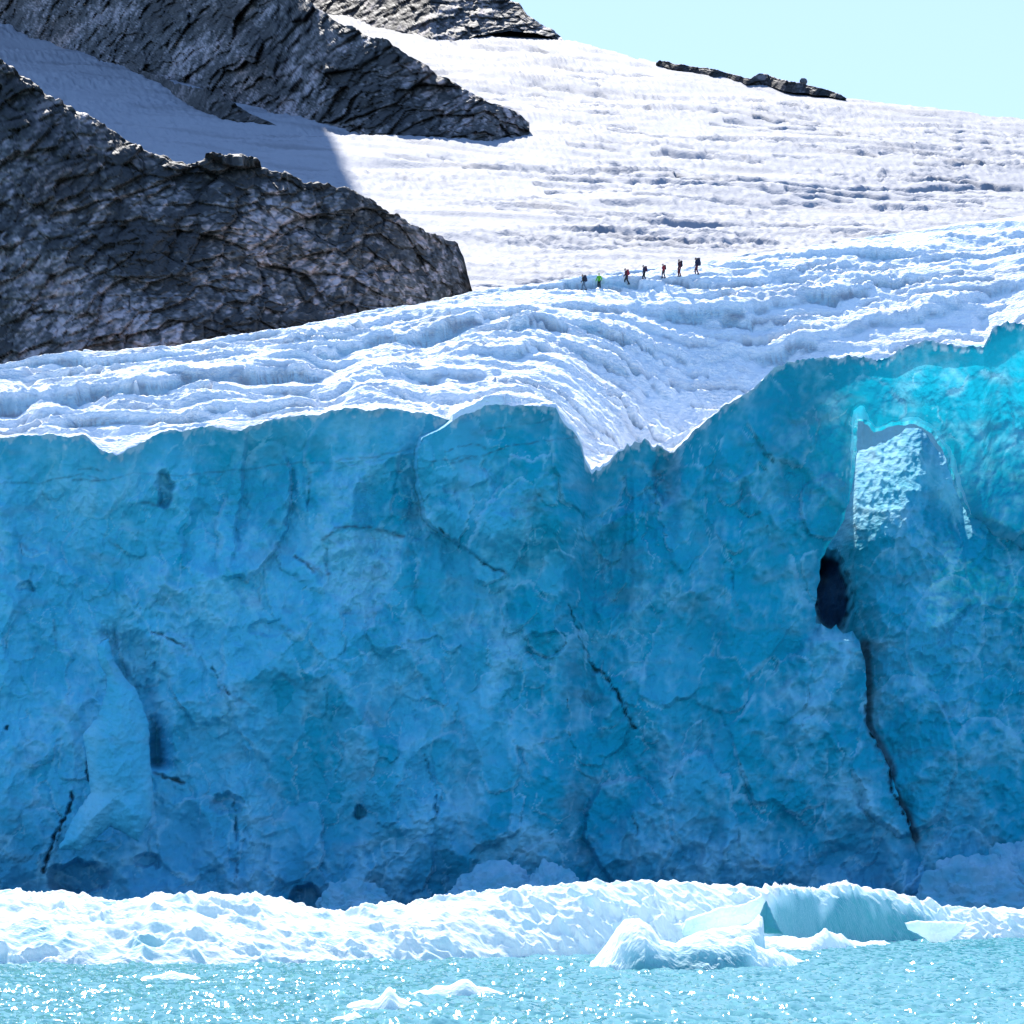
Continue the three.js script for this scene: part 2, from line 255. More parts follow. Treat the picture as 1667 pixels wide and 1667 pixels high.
// depth of the main wall at a photo position
function wallS(px, py) {
  const u = px * CELL, v = (1500 - py) * CELL, top = crestPy(px), k = clamp((py - top) / (1500 - top), 0, 1.2);
  info.dirt = info.pale = info.caveShade = 0;
  let s = crestS(px, 1 - ss(0.02, 0.3, k)) - 6.5 * Math.pow(k, 1.4) + 5 * fbm(u / 22, v / 26, 2.2, 3) * Math.min(1, k * 4) + 2.2 * fbm(u / 7, v / 10, 8.2, 3) * Math.min(1, k * 6);
  // undercut low at the waterline
  s += 3.5 * ss(1400, 1490, py) * (0.5 + fbm(u / 12, 1.5, 3, 2) * 1.5);
  const wu = u + 1.6 * fbm(u / 3, v / 3, 1.1, 5), wv = v + 2.0 * fbm(u / 3, v / 3, 6.6, 5), fade = Math.min(1, k * 7);
  s += 1.25 * dents(scoopBins, wu, wv, 1.7) * fade; info.tone = dentTone; s -= 1.15 * dents(plateBins, wu, wv, 7) * fade; info.tone = 0.4 * info.tone + 0.6 * dentTone; info.edge = dentEdge * ss(0.1, 0.35, noise(u / 3, v / 3, 6) + 0.25);
  s -= 1.0 * (ridged(wu / 3.6, wv / 19, 6.5, 3) - 0.2) * ss(-0.2, 0.25, fbm(u / 15, v / 18, 46, 2)) * fade;
  // the flake in the middle stands proud of the wall to its left
  if (py < 960) { const e = flakeEdge(py) + 2.5 * noise(py / 9, 2.2); s -= 4.6 * (1 - ss(840, 935, py)) * ss(e - 3, e + 3, px) * (1 - ss(900, 1080, px)); }
  if (py < 960) { const e = gullyEdge(py) + 5 * noise(py / 14, 7.2); s += 1.5 * ss(690, 760, py) * (1 - ss(880, 940, py)) * ss(e - 3, e + 3, px) * (1 - ss(430, 560, px)); }
  // rounded lip of the smooth slab on the right, thickening downward
  s += 2.6 * ss(1180, 1420, px) * (1 - ss(560, 980, py)) - 1.2 * ss(1000, 1150, px) * (1 - ss(1250, 1330, px)) * ss(600, 900, py) * (1 - ss(1000, 1250, py));
  // trench behind the pinnacle on the left
  const tx = px - 222 - 0.2 * (py - 1130) + 16 * fbm(px / 18, py / 18, 7, 4), tr = Math.exp(-Math.pow(tx / 32, 4)) * ss(990, 1050, py) * (1 - ss(1240, 1262, py)); s += 4.5 * tr + 5 * Math.exp(-Math.pow((px - 258) / 14, 2)) * ss(1150, 1200, py) * (1 - ss(1245, 1256, py));
  // hollows
  const hx = px + 9 * noise(px / 19, py / 19, 3), hy = py + 9 * noise(px / 16, py / 16, 13), hol = (cx, cy, rx, ry, d) => { const a = (hx - cx) / rx, b = (hy - cy) / ry, q = 1 - a * a - b * b; if (q > 0) s += d * Math.min(1, q * 2.2); };
  hol(268, 796, 15, 30, 1.8); hol(586, 1322, 8, 12, 1.6); hol(44, 955, 14, 9, 0.8); hol(368, 1308, 28, 18, 1.2); hol(8, 1188, 4, 4, 1); hol(130, 1430, 55, 30, 3.5); hol(500, 1465, 30, 26, 3); hol(240, 1402, 24, 12, 1.2);
  hol(1085, 775, 22, 55, 1.2); hol(890, 1050, 45, 20, 0.9); hol(435, 1022, 30, 14, 0.8);
  for (const [pts, w, d, dirt, b] of cracks) if (inBox(b, px, py)) {
    const q = segDist(px + 5 * noise(px / 12, py / 12, 1), py + 4 * noise(px / 10, py / 10, 5), pts), g = clamp(0.62 + 1.1 * noise(px / 13, py / 13, 17), 0.3, 1.5), t = Math.max(0, 1 - q / (w * g)); s += d * t * g; info.dirt = Math.max(info.dirt, 0.8 * dirt * Math.max(0, 1 - q / (w * 1.3 * g)));
  }
  if (inBox(rubbleB, px, py)) { const q = polySd(px, py, rubble) + 10 * noise(px / 18, py / 18, 2), t = ss(-4, 10, q); if (t > 0) { worley2(u / 0.9, v / 0.9, 5); const big = W.d1; worley2(u / 0.35, v / 0.35, 6); s += t * (0.9 - 0.9 * (1 - big) - 0.3 * (1 - W.d1)) + 0.7 * t; info.pale = Math.max(info.pale, t); } }
  if (inBox(pileB, px, py)) { const q = polySd(px, py, pile) + 10 * noise(px / 18, py / 18, 2), t = ss(-4, 22 + 40 * ss(1060, 1150, py), q) * (1 - 0.85 * ss(1150, 1380, py)); if (t > 0) { worley2(u / 1.6, v / 1.6, 7); const big = W.d1; worley2(u / 0.6, v / 0.6, 8); s -= t * (1.5 + 1.1 * (1 - big) + 0.3 * (1 - W.d1)); info.pale = Math.max(info.pale, t * 0.6); } }
  // melt dimples and grain
  const dim = ss(650, 560, px) * ss(1120, 1000, py) + 0.25; worley2(u / 0.75 + 0.6 * noise(u, v), v / 1.05, 2);
  s += dim * 0.16 * (0.5 - W.d1) * 2 * fade;
  const rough = ss(-0.1, 0.35, fbm(u / 9, v / 9, 12.5, 3)) * (1 - 0.75 * ss(930, 1020, px) * (1 - ss(1200, 1330, py)));
  const rg = ridged((u * 0.8 + v * 0.6) / 2.2, (v * 0.8 - u * 0.6) / 2.6, 3.3, 5), fg = fbm(u / 0.7, v / 0.8, 6, 3); s -= ((0.25 + 0.75 * rough) * rg + 0.36 * fg) * fade; info.fine = rg + 1.2 * fg;
  for (const [pts, w, k2, b] of seams) if (inBox(b, px, py)) { const q = segDist(px, py + 4 * noise(px / 25, py / 25, 3), pts), t = Math.max(0, 1 - q / w), n = clamp(0.62 + 1.3 * noise(px / 9, py / 5, 9), 0, 1); info.dirt = Math.max(info.dirt, t * k2 * n); }
  info.pale = Math.max(info.pale, rough * 0.55);
  info.d = py - top; info.k = k; info.u = u; info.v = v;
  return s;
}
function iceColor(px, py, o, base = 3) {
  const { u, v } = info;
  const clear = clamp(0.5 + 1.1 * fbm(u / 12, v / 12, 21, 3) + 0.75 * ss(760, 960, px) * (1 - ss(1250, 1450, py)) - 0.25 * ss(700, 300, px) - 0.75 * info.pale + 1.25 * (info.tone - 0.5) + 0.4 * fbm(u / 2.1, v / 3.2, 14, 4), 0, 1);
  // bubbly white-blue ice to clear turquoise ice
  const lowDark = 1 - 0.34 * ss(1250, 1480, py); let r = lerp(0.10, 0.008, clear) * lowDark, g = lerp(0.525, 0.365, clear) * lowDark, b = lerp(0.69, 0.485, clear) * (0.35 + 0.65 * lowDark);  // ice colour gets darker towards the waterline
  const p = ss(0.15, 0.85, info.pale * 0.4 + 0.8 * fbm(u / 3.4, v / 5, 4, 5) + 0.34 * info.fine + 0.05 + 0.75 * info.edge) * 0.6 * (0.5 + 0.5 * lowDark); r = lerp(r, 0.36, p); g = lerp(g, 0.70, p); b = lerp(b, 0.80, p);
  if (info.caveShade) { r = lerp(r, 0.01, info.caveShade); g = lerp(g, 0.05, info.caveShade); b = lerp(b, 0.11, info.caveShade); }  // darkness of the hole painted into the vertex colour, deepest at its middle
  const firn = 0.7 * ss(9, 0, info.d + 34 * fbm(px / 11, py / 18, 66, 4)); r = lerp(r, 0.75, firn); g = lerp(g, 0.8, firn); b = lerp(b, 0.83, firn);
  const film = 0.28 * ss(0.05, 0.4, fbm(u / 5, v / 2.2, 31, 4)); r = lerp(r, 0.2, film); g = lerp(g, 0.3, film); b = lerp(b, 0.34, film);
  const d = clamp(info.dirt, 0, 1) * 0.85; o[base] = lerp(r, 0.05, d); o[base + 1] = lerp(g, 0.055, d); o[base + 2] = lerp(b, 0.065, d);
}

// right edge of the slab and the arch: outside of this the main wall ends
const wallEnd = [[-500, 300], [2200, 300], [2200, 930], [1720, 925], [1660, 905], [1610, 880], [1575, 840], [1552, 790], [1536, 735], [1515, 704], [1490, 690], [1450, 694], [1425, 704], [1408, 690], [1402, 668], [1396, 690], [1394, 740], [1386, 800], [1372, 850], [1350, 885], [1336, 912], [1333, 950], [1327, 985], [1329, 1026], [1338, 1014], [1350, 1026], [1361, 1017], [1374, 1034], [1388, 1028], [1401, 1050], [1408, 1075], [1411, 1120], [1410, 1180], [1432, 1215], [1450, 1255], [1466, 1310], [1480, 1335], [1492, 1370], [1510, 1440], [1530, 1700], [-500, 1700]];
const wallEndSd = (x, y) => (x < 1270 || (x > 1300 && y < 600)) ? 99 : polySd(x + 2.5 * noise(x / 14, y / 14, 8), y + 2.5 * noise(x / 14, y / 14, 4), wallEnd);

// top of the glacier: height at column px, w metres behind the crest
const risers = [                                      // [from px, to px, share of the way to the ridge, height]
  [-400, 530, 0.47, 2.6], [520, 820, 0.66, 2.8], [-400, 330, 0.17, 1.3], [330, 760, 0.2, 2.0], [760, 900, 0.42, 1.8], [930, 1130, 0.5, 1.2], [1050, 1330, 0.3, 1.8], [1200, 1800, 0.42, 1.2], [1350, 1800, 0.2, 1.8], [900, 1500, 0.72, 1.0], [-400, 800, 0.32, 1.1], [-400, 700, 0.8, 0.9], [800, 1300, 0.6, 1.0], [1000, 1800, 0.85, 0.8], [1250, 1800, 0.6, 1.1],
];
const grooves = [];                                   // narrow crevasses across the back, [px, 8 w] points
{ const q = rng(57); for (let i = 0; i < 110; i++) { let px = -60 + q() * 1760, w = 2 + q() * 70; const n = 3 + Math.floor(q() * 6), p = []; for (let k = 0; k < n; k++) { p.push([px, w * 8]); px += 16 + q() * 26; w += (q() - 0.45) * 1.6; } grooves.push([p, 0.5 + q() * 1.0, bbox(p, 10)]); } }
const slotFront = (px) => lerp(9, 4.5, ss(1250, 1400, px));
const SLOT = [1235, 1760], slotBack = 36;
function topPoint(px, w, o) {
  const sc = 401, R = ridgeW(px), s = sc + w + (crestS(px) - sc) * Math.exp(-w / 5), x = X(px, s), w0 = slotBack * (0.5 * ss(800, 1236, px) + 0.5 * clamp((px - 860) / 376, 0, 1)), t = (w - w0) / (R - w0), cp = crestPy(px), cb = crestBase(px);
  const yc = Y(cb, sc + w0), yr = Y(ridgeL(px), sc + R), ycrest = Y(cp, sc);
  let y = t < 0 ? Y(cb, s) - 0.9 * Math.sin(Math.PI * w / w0) : w < R ? yc + (yr - yc) * (t + 0.10 * Math.sin(Math.PI * t)) : yr + 0.06 * (w - R) - 0.012 * (w - R) * (w - R);
  const fin = Math.min(1, Math.max(0, w - w0 * 0.93 * ss(1190, 1240, px)) / 5), rid = 1 - ss(0.86, 1, t) * 0.75;
  let h = 0;
  for (const [a, b, at, hh] of risers) {
    const e = ss(a - 50, a + 40, px) * (1 - ss(b - 40, b + 50, px)); if (!e) continue;
    const w0 = R * at + 3.5 * noise(px / 110, at * 31) + 1.2 * noise(px / 33, at * 17) + 0.5 * noise(px / 11, at * 23), hv = hh * e * (0.75 + 0.7 * noise(px / 90, at * 11 + 3));
    h += hv * (ss(w0 - 0.2, w0 + 1.3, w) - clamp(w / w0, 0, 1));
  }
  const warp = 8 * fbm(x / 28, w / 14, 3.1, 3) + 2.2 * fbm(x / 5, w / 4, 9.1, 3);
  const band = (lam, amp, k) => { const q = (w + warp * (0.6 + 0.12 * k) + 0.11 * x) / lam + k * 0.37, i = Math.floor(q), f = q - i, m = clamp(0.25 + 2.3 * noise(x / (lam * 2.4), i * 3.7 + k * 11), 0, 1.5); return amp * m * (ss(0, 0.12, f) - f); };
  h += band(9.1, 1.25, 1) + band(4.3, 0.6, 2) + band(1.9, 0.2, 3);
  h += 0.7 * fbm(x / 7 + 0.3 * w, w / 5, 5.5, 4) - 0.9 * Math.max(0, 1 - Math.abs(noise(x / 26 + 3, w / 7 + 0.05 * x, 88)) / 0.045) * ss(0, 0.2, noise(x / 18, w / 16, 8));
  for (const [p, d, b] of grooves) if (inBox(b, px, w * 8)) { const e = segDist(px, w * 8 + 5 * noise(px / 14, d * 30), p), f = Math.max(0, 1 - e / 5); h -= d * f; o.g = Math.max(o.g || 0, f); }
  y += h * fin * rid;
  const gx = x + 0.25 * y, gy = y * 0.97 - 0.25 * x, hum = (0.5 + 0.4 * ss(940, 1000, px) * (1 - ss(1230, 1300, px))) + 0.9 * ss(-0.15, 0.25, fbm(x / 16, w / 9, 44, 2)); worley3(gx / 0.85 + 0.5 * noise(x, w), gy / 0.8, s / 1.7, 5);
  const sc1 = Math.min(W.d1, 0.8) - 0.3; worley3(gx / 2.1 + 0.5 * noise(x / 2, w), gy / 1.6, s / 3.6, 15); y += (0.24 * hum * sc1 + 0.22 * (Math.min(W.d1, 0.8) - 0.3) + 0.33 * hum * fbm(gx / 1.1, gy / 0.8, s / 1.9, 4)) * Math.min(1, w / 1.5) * (0.4 + 0.6 * rid);
  // join to the broken edge
  const y0 = Y(cb, sc), sp = w * 3; let yd = ycrest - y0; if (w > 0.4) { let a = 0; for (let k = -2; k < 3; k++) a += (crestBase(px + k * sp) - crestL(px + k * sp)) / F * sc; yd = lerp(yd, a / 5, ss(0.4, 4, w)); } y += yd * Math.exp(-w / (yd < 0 ? lerp(7, 11, ss(920, 990, px) * (1 - ss(1130, 1230, px))) : 3.2));
  o[0] = x; o[1] = y; o[2] = s; o.h = h; o.t = t;
}

// ------------------------------------------------------------------ build: glacier front
const glacier = put(new THREE.Group(), 'glacier_front', structure('calving front of a glacier with a white crevassed back'));
{
  // main wall, with the slab edge and the arch cut out
  const x0 = -60, x1 = 1730, step = 2.2, nx = Math.round((x1 - x0) / step), ny = 430, PX = new Float32Array((nx + 1) * (ny + 1)), SD = new Float32Array((nx + 1) * (ny + 1));
  const build = (thick) => sheet(nx, ny, (i, j, o) => {
    let px = wings(i, nx, x0, x1), t = j / ny; const top = crestPy(px), k = Math.pow(t, 1.0); let py = lerp(top, 1515, k);
    const cell = Math.max(step, (1515 - top) / ny), n = j * (nx + 1) + i; let sd = wallEndSd(px, py);
    SD[n] = sd;
    if (sd < 0 && sd > -2.2 * cell) { const e = 0.7, gx = (wallEndSd(px + e, py) - wallEndSd(px - e, py)) / (2 * e), gy = (wallEndSd(px, py + e) - wallEndSd(px, py - e)) / (2 * e), l = Math.hypot(gx, gy) || 1; px -= gx / l * sd; py -= gy / l * sd; sd = 0; }
    let s = wallS(px, py);
    const near = Math.max(0, sd); s += (px > 1550 ? 4.2 : 2.6) * Math.pow(1 - Math.min(1, near / 34), 2) * (py < 1040 ? 1 : 0.25);      // the free edge rounds back
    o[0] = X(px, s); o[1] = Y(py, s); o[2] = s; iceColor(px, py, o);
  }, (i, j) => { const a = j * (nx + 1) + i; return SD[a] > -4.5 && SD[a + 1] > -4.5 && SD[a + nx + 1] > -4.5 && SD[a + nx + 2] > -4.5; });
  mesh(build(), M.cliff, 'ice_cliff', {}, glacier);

  // back of the thin slab and bridge, lit by the sun through the open crevasse
  const bx0 = SLOT[0], bx1 = SLOT[1], bnx = 150, bny = 110, BS = new Float32Array((bnx + 1) * (bny + 1));
  mesh(sheet(bnx, bny, (i, j, o) => {
    let px = lerp(bx0, bx1, i / bnx); const top = crestPy(px); let py = lerp(top, 1030, j / bny), sd = wallEndSd(px, py) - 6; BS[j * (bnx + 1) + i] = sd;
    if (sd < 0 && sd > -9) { const e = 1, gx = (wallEndSd(px + e, py) - wallEndSd(px - e, py)) / (2 * e), gy = (wallEndSd(px, py + e) - wallEndSd(px, py - e)) / (2 * e), l = Math.hypot(gx, gy) || 1; px -= gx / l * sd; py -= gy / l * sd; sd = 0; }
    const w = lerp(0.3, slotFront(px), Math.min(1, Math.max(0, sd) / 60)) + 0.5 * fbm(px / 30, py / 30, 3, 3);
    const s = crestS(px) + 2.6 * ss(1180, 1420, px) + w; o[0] = X(px, s); o[1] = Y(py, s); o[2] = s; if (j === 0) { topPoint(px, slotFront(px) - 0.5, o); o[1] -= 0.1; } o[3] = 0.8; o[4] = 0.96; o[5] = 1;
  }, (i, j) => { const a = j * (bnx + 1) + i; return BS[a] > -9 && BS[a + 1] > -9 && BS[a + bnx + 1] > -9 && BS[a + bnx + 2] > -9; }), M.clearIce, 'slab_back', {}, glacier);

  // right wall: comes out from behind the slab, its shoulder rounding back under the arch
  const shoulder = line([[1290, 1000], [1330, 900], [1360, 850], [1395, 735], [1420, 728], [1450, 716], [1475, 697], [1500, 697], [1528, 735], [1545, 740], [1570, 760], [1640, 770], [1800, 770]]);
  const wx0 = 1290, wx1 = 1730, wnx = 230, wny = 430;
  mesh(sheet(wnx, wny, (i, j, o) => {
    const px = i > wnx - 10 ? wx1 + 420 * Math.pow((i - wnx + 10) / 10, 1.4) : lerp(wx0, wx1, i / (wnx - 10)), top = Math.max(shoulder(px), crestPy(px) - 1) + 4 * noise(px / 9, 5), py = lerp(top, 1515, Math.pow(j / wny, 1.05)), u = px * CELL, v = (1500 - py) * CELL;
    info.dirt = info.pale = info.caveShade = 0; info.tone = 0.5; info.d = 99; info.u = u; info.v = v;
    const drop = (py - top) * CELL, far = ss(1600, 1540, px);
    let s = 400.5 + 3 * fbm(u / 12, v / 14, 17, 3) - 4.5 * ss(900, 1500, py) + 2 * fbm(u / 5, v / 6, 27, 3);
    s += 7.5 * ss(1450, 1370, px) * (1 - ss(1060, 1300, py)) + 2.2 * ss(1500, 1440, px);                       // recess behind the slab
    s += far * (16 * Math.pow(Math.max(0, 1 - drop / 13), 2.0)) + (1 - far) * 1.5 * Math.exp(-drop / 1.0);              // shoulder
    s += 4.5 * ss(1530, 1570, px) * (1 - ss(780, 930, py));
    const cav = (px + 6 * noise(px / 12, py / 12, 4) - 1352 - 0.08 * (py - 960)) / 34, cv = (py + 6 * noise(px / 14, py / 14, 9) - 968) / 74, q = 1 - cav * cav - cv * cv; if (q > 0) { s += 9 * Math.min(1, q * 2.2); info.caveShade = ss(0.1, 0.6, q); }
    const wu = u + 1.2 * fbm(u / 4, v / 4, 1.1, 3), wv = v + 1.5 * fbm(u / 4, v / 4, 6.6, 3);
    s += (0.25 + 0.6 * ss(950, 1100, py)) * dents(scoopBins, wu, wv, 1.7); info.tone = dentTone; info.edge = 0; s -= (0.25 + 0.6 * ss(950, 1100, py)) * dents(plateBins, wu, wv, 7); info.edge = dentEdge * 0.6;
    const seg = segDist(px, py, [[1468, 955], [1440, 990], [1418, 1018]].map(([a, b]) => [a + 110, b + 30]));
    s += 0.9 * Math.max(0, 1 - seg / 9);
    worley2(u / 0.62 + 0.5 * noise(u, v), v / 0.95 + 0.5 * noise(u, v, 3), 9); s += 0.95 * (0.5 - W.d1) * (1 - 0.6 * ss(1100, 1300, py));
    s -= 0.5 * ridged((u * 0.8 + v * 0.6) / 1.9, (v * 0.8 - u * 0.6) / 2.4, 33, 4) + 0.25 * fbm(u / 0.7, v / 0.8, 6, 3); info.fine = ridged((u * 0.8 + v * 0.6) / 1.9, (v * 0.8 - u * 0.6) / 2.4, 33, 4) + 1.2 * fbm(u / 0.7, v / 0.8, 6, 3);
    if (px < 1425 && py > 690 && py < 880) { info.dirt = 0.7 * clamp(1.6 * fbm(u / 2.2 + v / 1.4, v / 0.7, 41, 3) - 0.05, 0, 1); info.pale = 0.9; }
    info.dirt = Math.max(info.dirt, 0.9 * ss(14, 4, segDist(px, py, cracks[0][0])));
    info.pale = Math.max(info.pale, 0.3 * ss(0, 0.3, fbm(u / 5, v / 5, 51, 3)) + 0.5 * ss(9, 3, drop) * far);
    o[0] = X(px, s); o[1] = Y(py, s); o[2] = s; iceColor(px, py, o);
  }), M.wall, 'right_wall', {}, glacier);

  // crevasse behind the bridge: rear wall, left end, floor
  const rear = (px, k) => { const s = crestS(px) + slotBack; const q = [0, 0, 0]; topPoint(px, slotBack, q); return [q[0], lerp(q[1] + 0.3, 36, k), s + 1.2 * noise(px / 20, k * 6) * (k > 0 ? 1 : 0) - 4 * k]; };
  mesh(sheet(90, 30, (i, j, o) => { const q = rear(lerp(SLOT[0], SLOT[1], i / 90), j / 30); o[0] = q[0]; o[1] = q[1]; o[2] = q[2]; o[3] = 0.45; o[4] = 0.72; o[5] = 0.82; }), M.cliff, 'crevasse_wall', {}, glacier);
  mesh(sheet(14, 20, (i, j, o) => { const px = SLOT[0] + 1, w = lerp(slotFront(px) - 0.5, slotBack + 0.5, i / 14), q = [0, 0, 0]; topPoint(px, w, q); o[0] = q[0] + 0.7 * noise(i / 3, j / 3) * (j ? 1 : 0); o[1] = lerp(q[1], 36, j / 20); o[2] = q[2]; o[3] = 0.45; o[4] = 0.72; o[5] = 0.82; }), M.cliff, 'crevasse_wall', {}, glacier);
  mesh(sheet(60, 14, (i, j, o) => { const px = lerp(SLOT[0], SLOT[1], i / 60), s = crestS(px) + lerp(26, slotBack, j / 14); o[0] = X(px, s); o[1] = 40 + 2 * fbm(o[0] / 6, s / 6, 2, 3) ; o[2] = s; o[3] = 0.6; o[4] = 0.8; o[5] = 0.86; }), M.snow, 'crevasse_floor', {}, glacier);

  // white back of the glacier
  const tnx = 860, tny = 270, tx0 = -60, tx1 = 1730, q = [0, 0, 0], q2 = [0, 0, 0], ws = new Float32Array((tnx + 1) * (tny + 1));
  mesh(sheet(tnx, tny, (i, j, o) => {
    const px = wings(i, tnx, tx0, tx1), R = ridgeW(px), t = j / tny, w = t < 0.92 ? R * 1.02 * Math.pow(t / 0.92, 1.12) : R * 1.02 + 60 * (t - 0.92) / 0.08;
    ws[j * (tnx + 1) + i] = w; q.g = 0; topPoint(px, w, q); const gr = q.g;
    if (j === 0) { q[2] = wallS(px, crestPy(px)); q[0] = X(px, q[2]); q[1] = Y(crestPy(px), q[2]); }
    else if (w < 4) { const d = wallS(px, crestPy(px)) - crestS(px); q[2] += d * (1 - w / 4); q[0] = X(px, q[2]); }
    if (t >= 0.999) q[1] = -3;
    o[0] = q[0]; o[1] = q[1]; o[2] = q[2]; o[6] = q[0]; o[7] = q[2] + q[1];
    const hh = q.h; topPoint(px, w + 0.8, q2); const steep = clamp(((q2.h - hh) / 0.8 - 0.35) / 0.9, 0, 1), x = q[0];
    const dirt = 0.5 * ss(0.02, 0.4, fbm(x / 12, w / 2.6, 61, 4)) + 0.55 * ss(0.15, 0.5, fbm(x / 2.5, w / 1.1, 71, 3)) * ss(-0.1, 0.2, fbm(x / 18, w / 8, 13, 2));
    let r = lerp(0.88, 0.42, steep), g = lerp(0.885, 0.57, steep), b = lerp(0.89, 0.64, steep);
    const strata = steep * 0.75 * ss(0.0, 0.4, noise(x / 7, q[1] * 3.2, 4)) + 0.5 * ss(0.15, 0.5, steep) * ss(0.05, 0.3, fbm(x / 3, w, 81, 3)); const d = clamp(dirt * 0.62 + strata + 0.5 * gr, 0, 0.85);
    o[3] = lerp(r, 0.30, d); o[4] = lerp(g, 0.30, d); o[5] = lerp(b, 0.33, d);
  }, (i, j) => { const px = wings(i, tnx, tx0, tx1), w = ws[j * (tnx + 1) + i]; return !(px > SLOT[0] && px < SLOT[1] && w > slotFront(px) && w < slotBack); }, false), M.iceTop, 'ice_surface', {}, glacier);
  // side closures beyond the frame
  for (const px of [tx0 - 420, tx1 + 420]) mesh(sheet(20, 1, (i, j, o) => { const w = ridgeW(px) * 1.02 * i / 20; topPoint(px, w, o); if (j) o[1] = -1; o[3] = 0.4; o[4] = 0.65; o[5] = 0.75; }), M.snow, 'glacier_side', {}, glacier);
}

// ------------------------------------------------------------------ far glacier slope
const snowM = 0.30;
const snowS = (py) => 80.4 / (snowM - (HOR - py) / F);
const sky1 = line([[-200, -190], [300, -70], [600, -5], [780, 28], [860, 45], [905, 61], [950, 73], [1000, 84], [1075, 103], [1150, 118], [1250, 138], [1375, 157], [1500, 177], [1667, 197], [1800, 212]]);
const slits = [[[800, 284], [900, 290], [1050, 300], [1180, 308], [1300, 316], [1390, 325]], [[1040, 293], [1250, 300], [1450, 303], [1667, 302]], [[1100, 290], [1330, 304], [1520, 302], [1667, 299]], [[1010, 352], [1090, 360], [1170, 366], [1250, 371]], [[1540, 271], [1600, 272], [1680, 271]], [[1195, 160], [1260, 170], [1320, 176]], [[950, 160], [1100, 178], [1280, 195]], [[1255, 206], [1330, 210]], [[900, 90], [1010, 100], [1060, 108]], [[890, 310], [1010, 315], [1120, 311]], [[1280, 310], [1500, 318], [1600, 332]], [[970, 255], [1010, 262]], [[1080, 247], [1160, 253]], [[850, 120], [950, 128], [1010, 130]], [[1300, 275], [1450, 288], [1560, 292]], [[1200, 383], [1240, 392]], [[700, 165], [860, 158], [900, 165]]];
{ const q = rng(99); for (let i = 0; i < 130; i++) { const px = 560 + q() * 1150, top = sky1(px), py = top + 12 + (470 - top) * Math.pow(q(), 1.1), f = (py - top) / (470 - top), n = 4 + Math.floor(q() * 6), pts = []; let x = px, y = py; for (let k = 0; k < n; k++) { pts.push([x, y]); x += 18 + q() * 22; y += (x - px > 0 ? 1 : 1) * (18 + 10 * q()) * (lerp(0.17, 0.02, f) + (q() - 0.5) * 0.1); } slits.push(pts); } }
slits.forEach((p) => p.push(bbox(p, 12)));
{
  const nx = 700, ny = 300;
  mesh(sheet(nx, ny, (i, j, o) => {
    const px = wings(i, nx, -90, 1740, 500), top = sky1(px) + 2 * noise(px / 30, 1) + noise(px / 8, 2), jj = Math.min(1, j / (ny - 12)), py = lerp(500, top, jj), x0 = px;
    let s = snowS(py), y = Y(py, s), x = X(px, s);
    const q = s * 0.8 + lerp(0.2, 0.75, ss(340, 110, py)) * x + 14 * fbm(x / 70, s / 35, 2, 3);
    const band = (lam, amp, k) => { const f0 = q / lam + k * 0.41, n = Math.floor(f0), f = f0 - n, m = clamp(0.1 + 2.2 * noise(x / (lam * 3.5), n * 5.3, k), 0, 1.4); return amp * m * (ss(0, 0.08, f) - f); };
    let h = band(17, 0.5, 1) + band(7, 0.4, 2) + band(3.1, 0.3, 3);
    h += 2.2 * fbm(x / 40, s / 30, 8, 3); { const gx = x + 0.3 * s, gs = s - 0.3 * x; worley2(gx / 1.1 + noise(x / 3, s / 4), gs / 2.6 + 0.6 * noise(x / 2, s / 3, 5), 4); h += (0.36 * (Math.min(W.d1, 0.8) - 0.3) + 0.30 * fbm(gx / 1.3, gs / 3.2, 3, 3)) * (0.6 + 1.2 * ss(-0.2, 0.3, fbm(x / 30, s / 25, 71, 2))); }
    for (const p of slits) { const b = p[p.length - 1]; if (inBox(b, px, py)) { const d = segDist(px, py + 3 * noise(px / 22, 5), p.slice(0, -1)), t = Math.max(0, 1 - d / (b[1] % 1 ? 2.0 : 3.2)); h -= (b[1] % 1 ? lerp(1.3, 0.7, ss(150, 420, py)) : 1.7) * t * clamp(0.7 + noise(px / 30, b[1]), 0.2, 1); } }
    y += h * (j > ny - 30 ? 0.5 : 1);
    if (j > ny - 12) { const e = j - (ny - 12); s += e * 9; y += e * 0.7 - e * e * 0.35; x = X(px, s); }
    o[0] = x; o[1] = y; o[2] = s; o[6] = x; o[7] = s;
    const d = 0.6 * ss(0.0, 0.4, fbm((x + 0.3 * s) / 26, (s + 0.8 * x) / 7, 18, 5)) + 0.35 * ss(0.1, 0.5, fbm(x / 5, s / 1.6, 28, 3));
    o[3] = lerp(0.27, 0.11, d); o[4] = lerp(0.272, 0.112, d); o[5] = lerp(0.30, 0.13, d);
  }), M.snow, 'snow_slope', structure('white crevassed glacier slope rising to the skyline'));
}

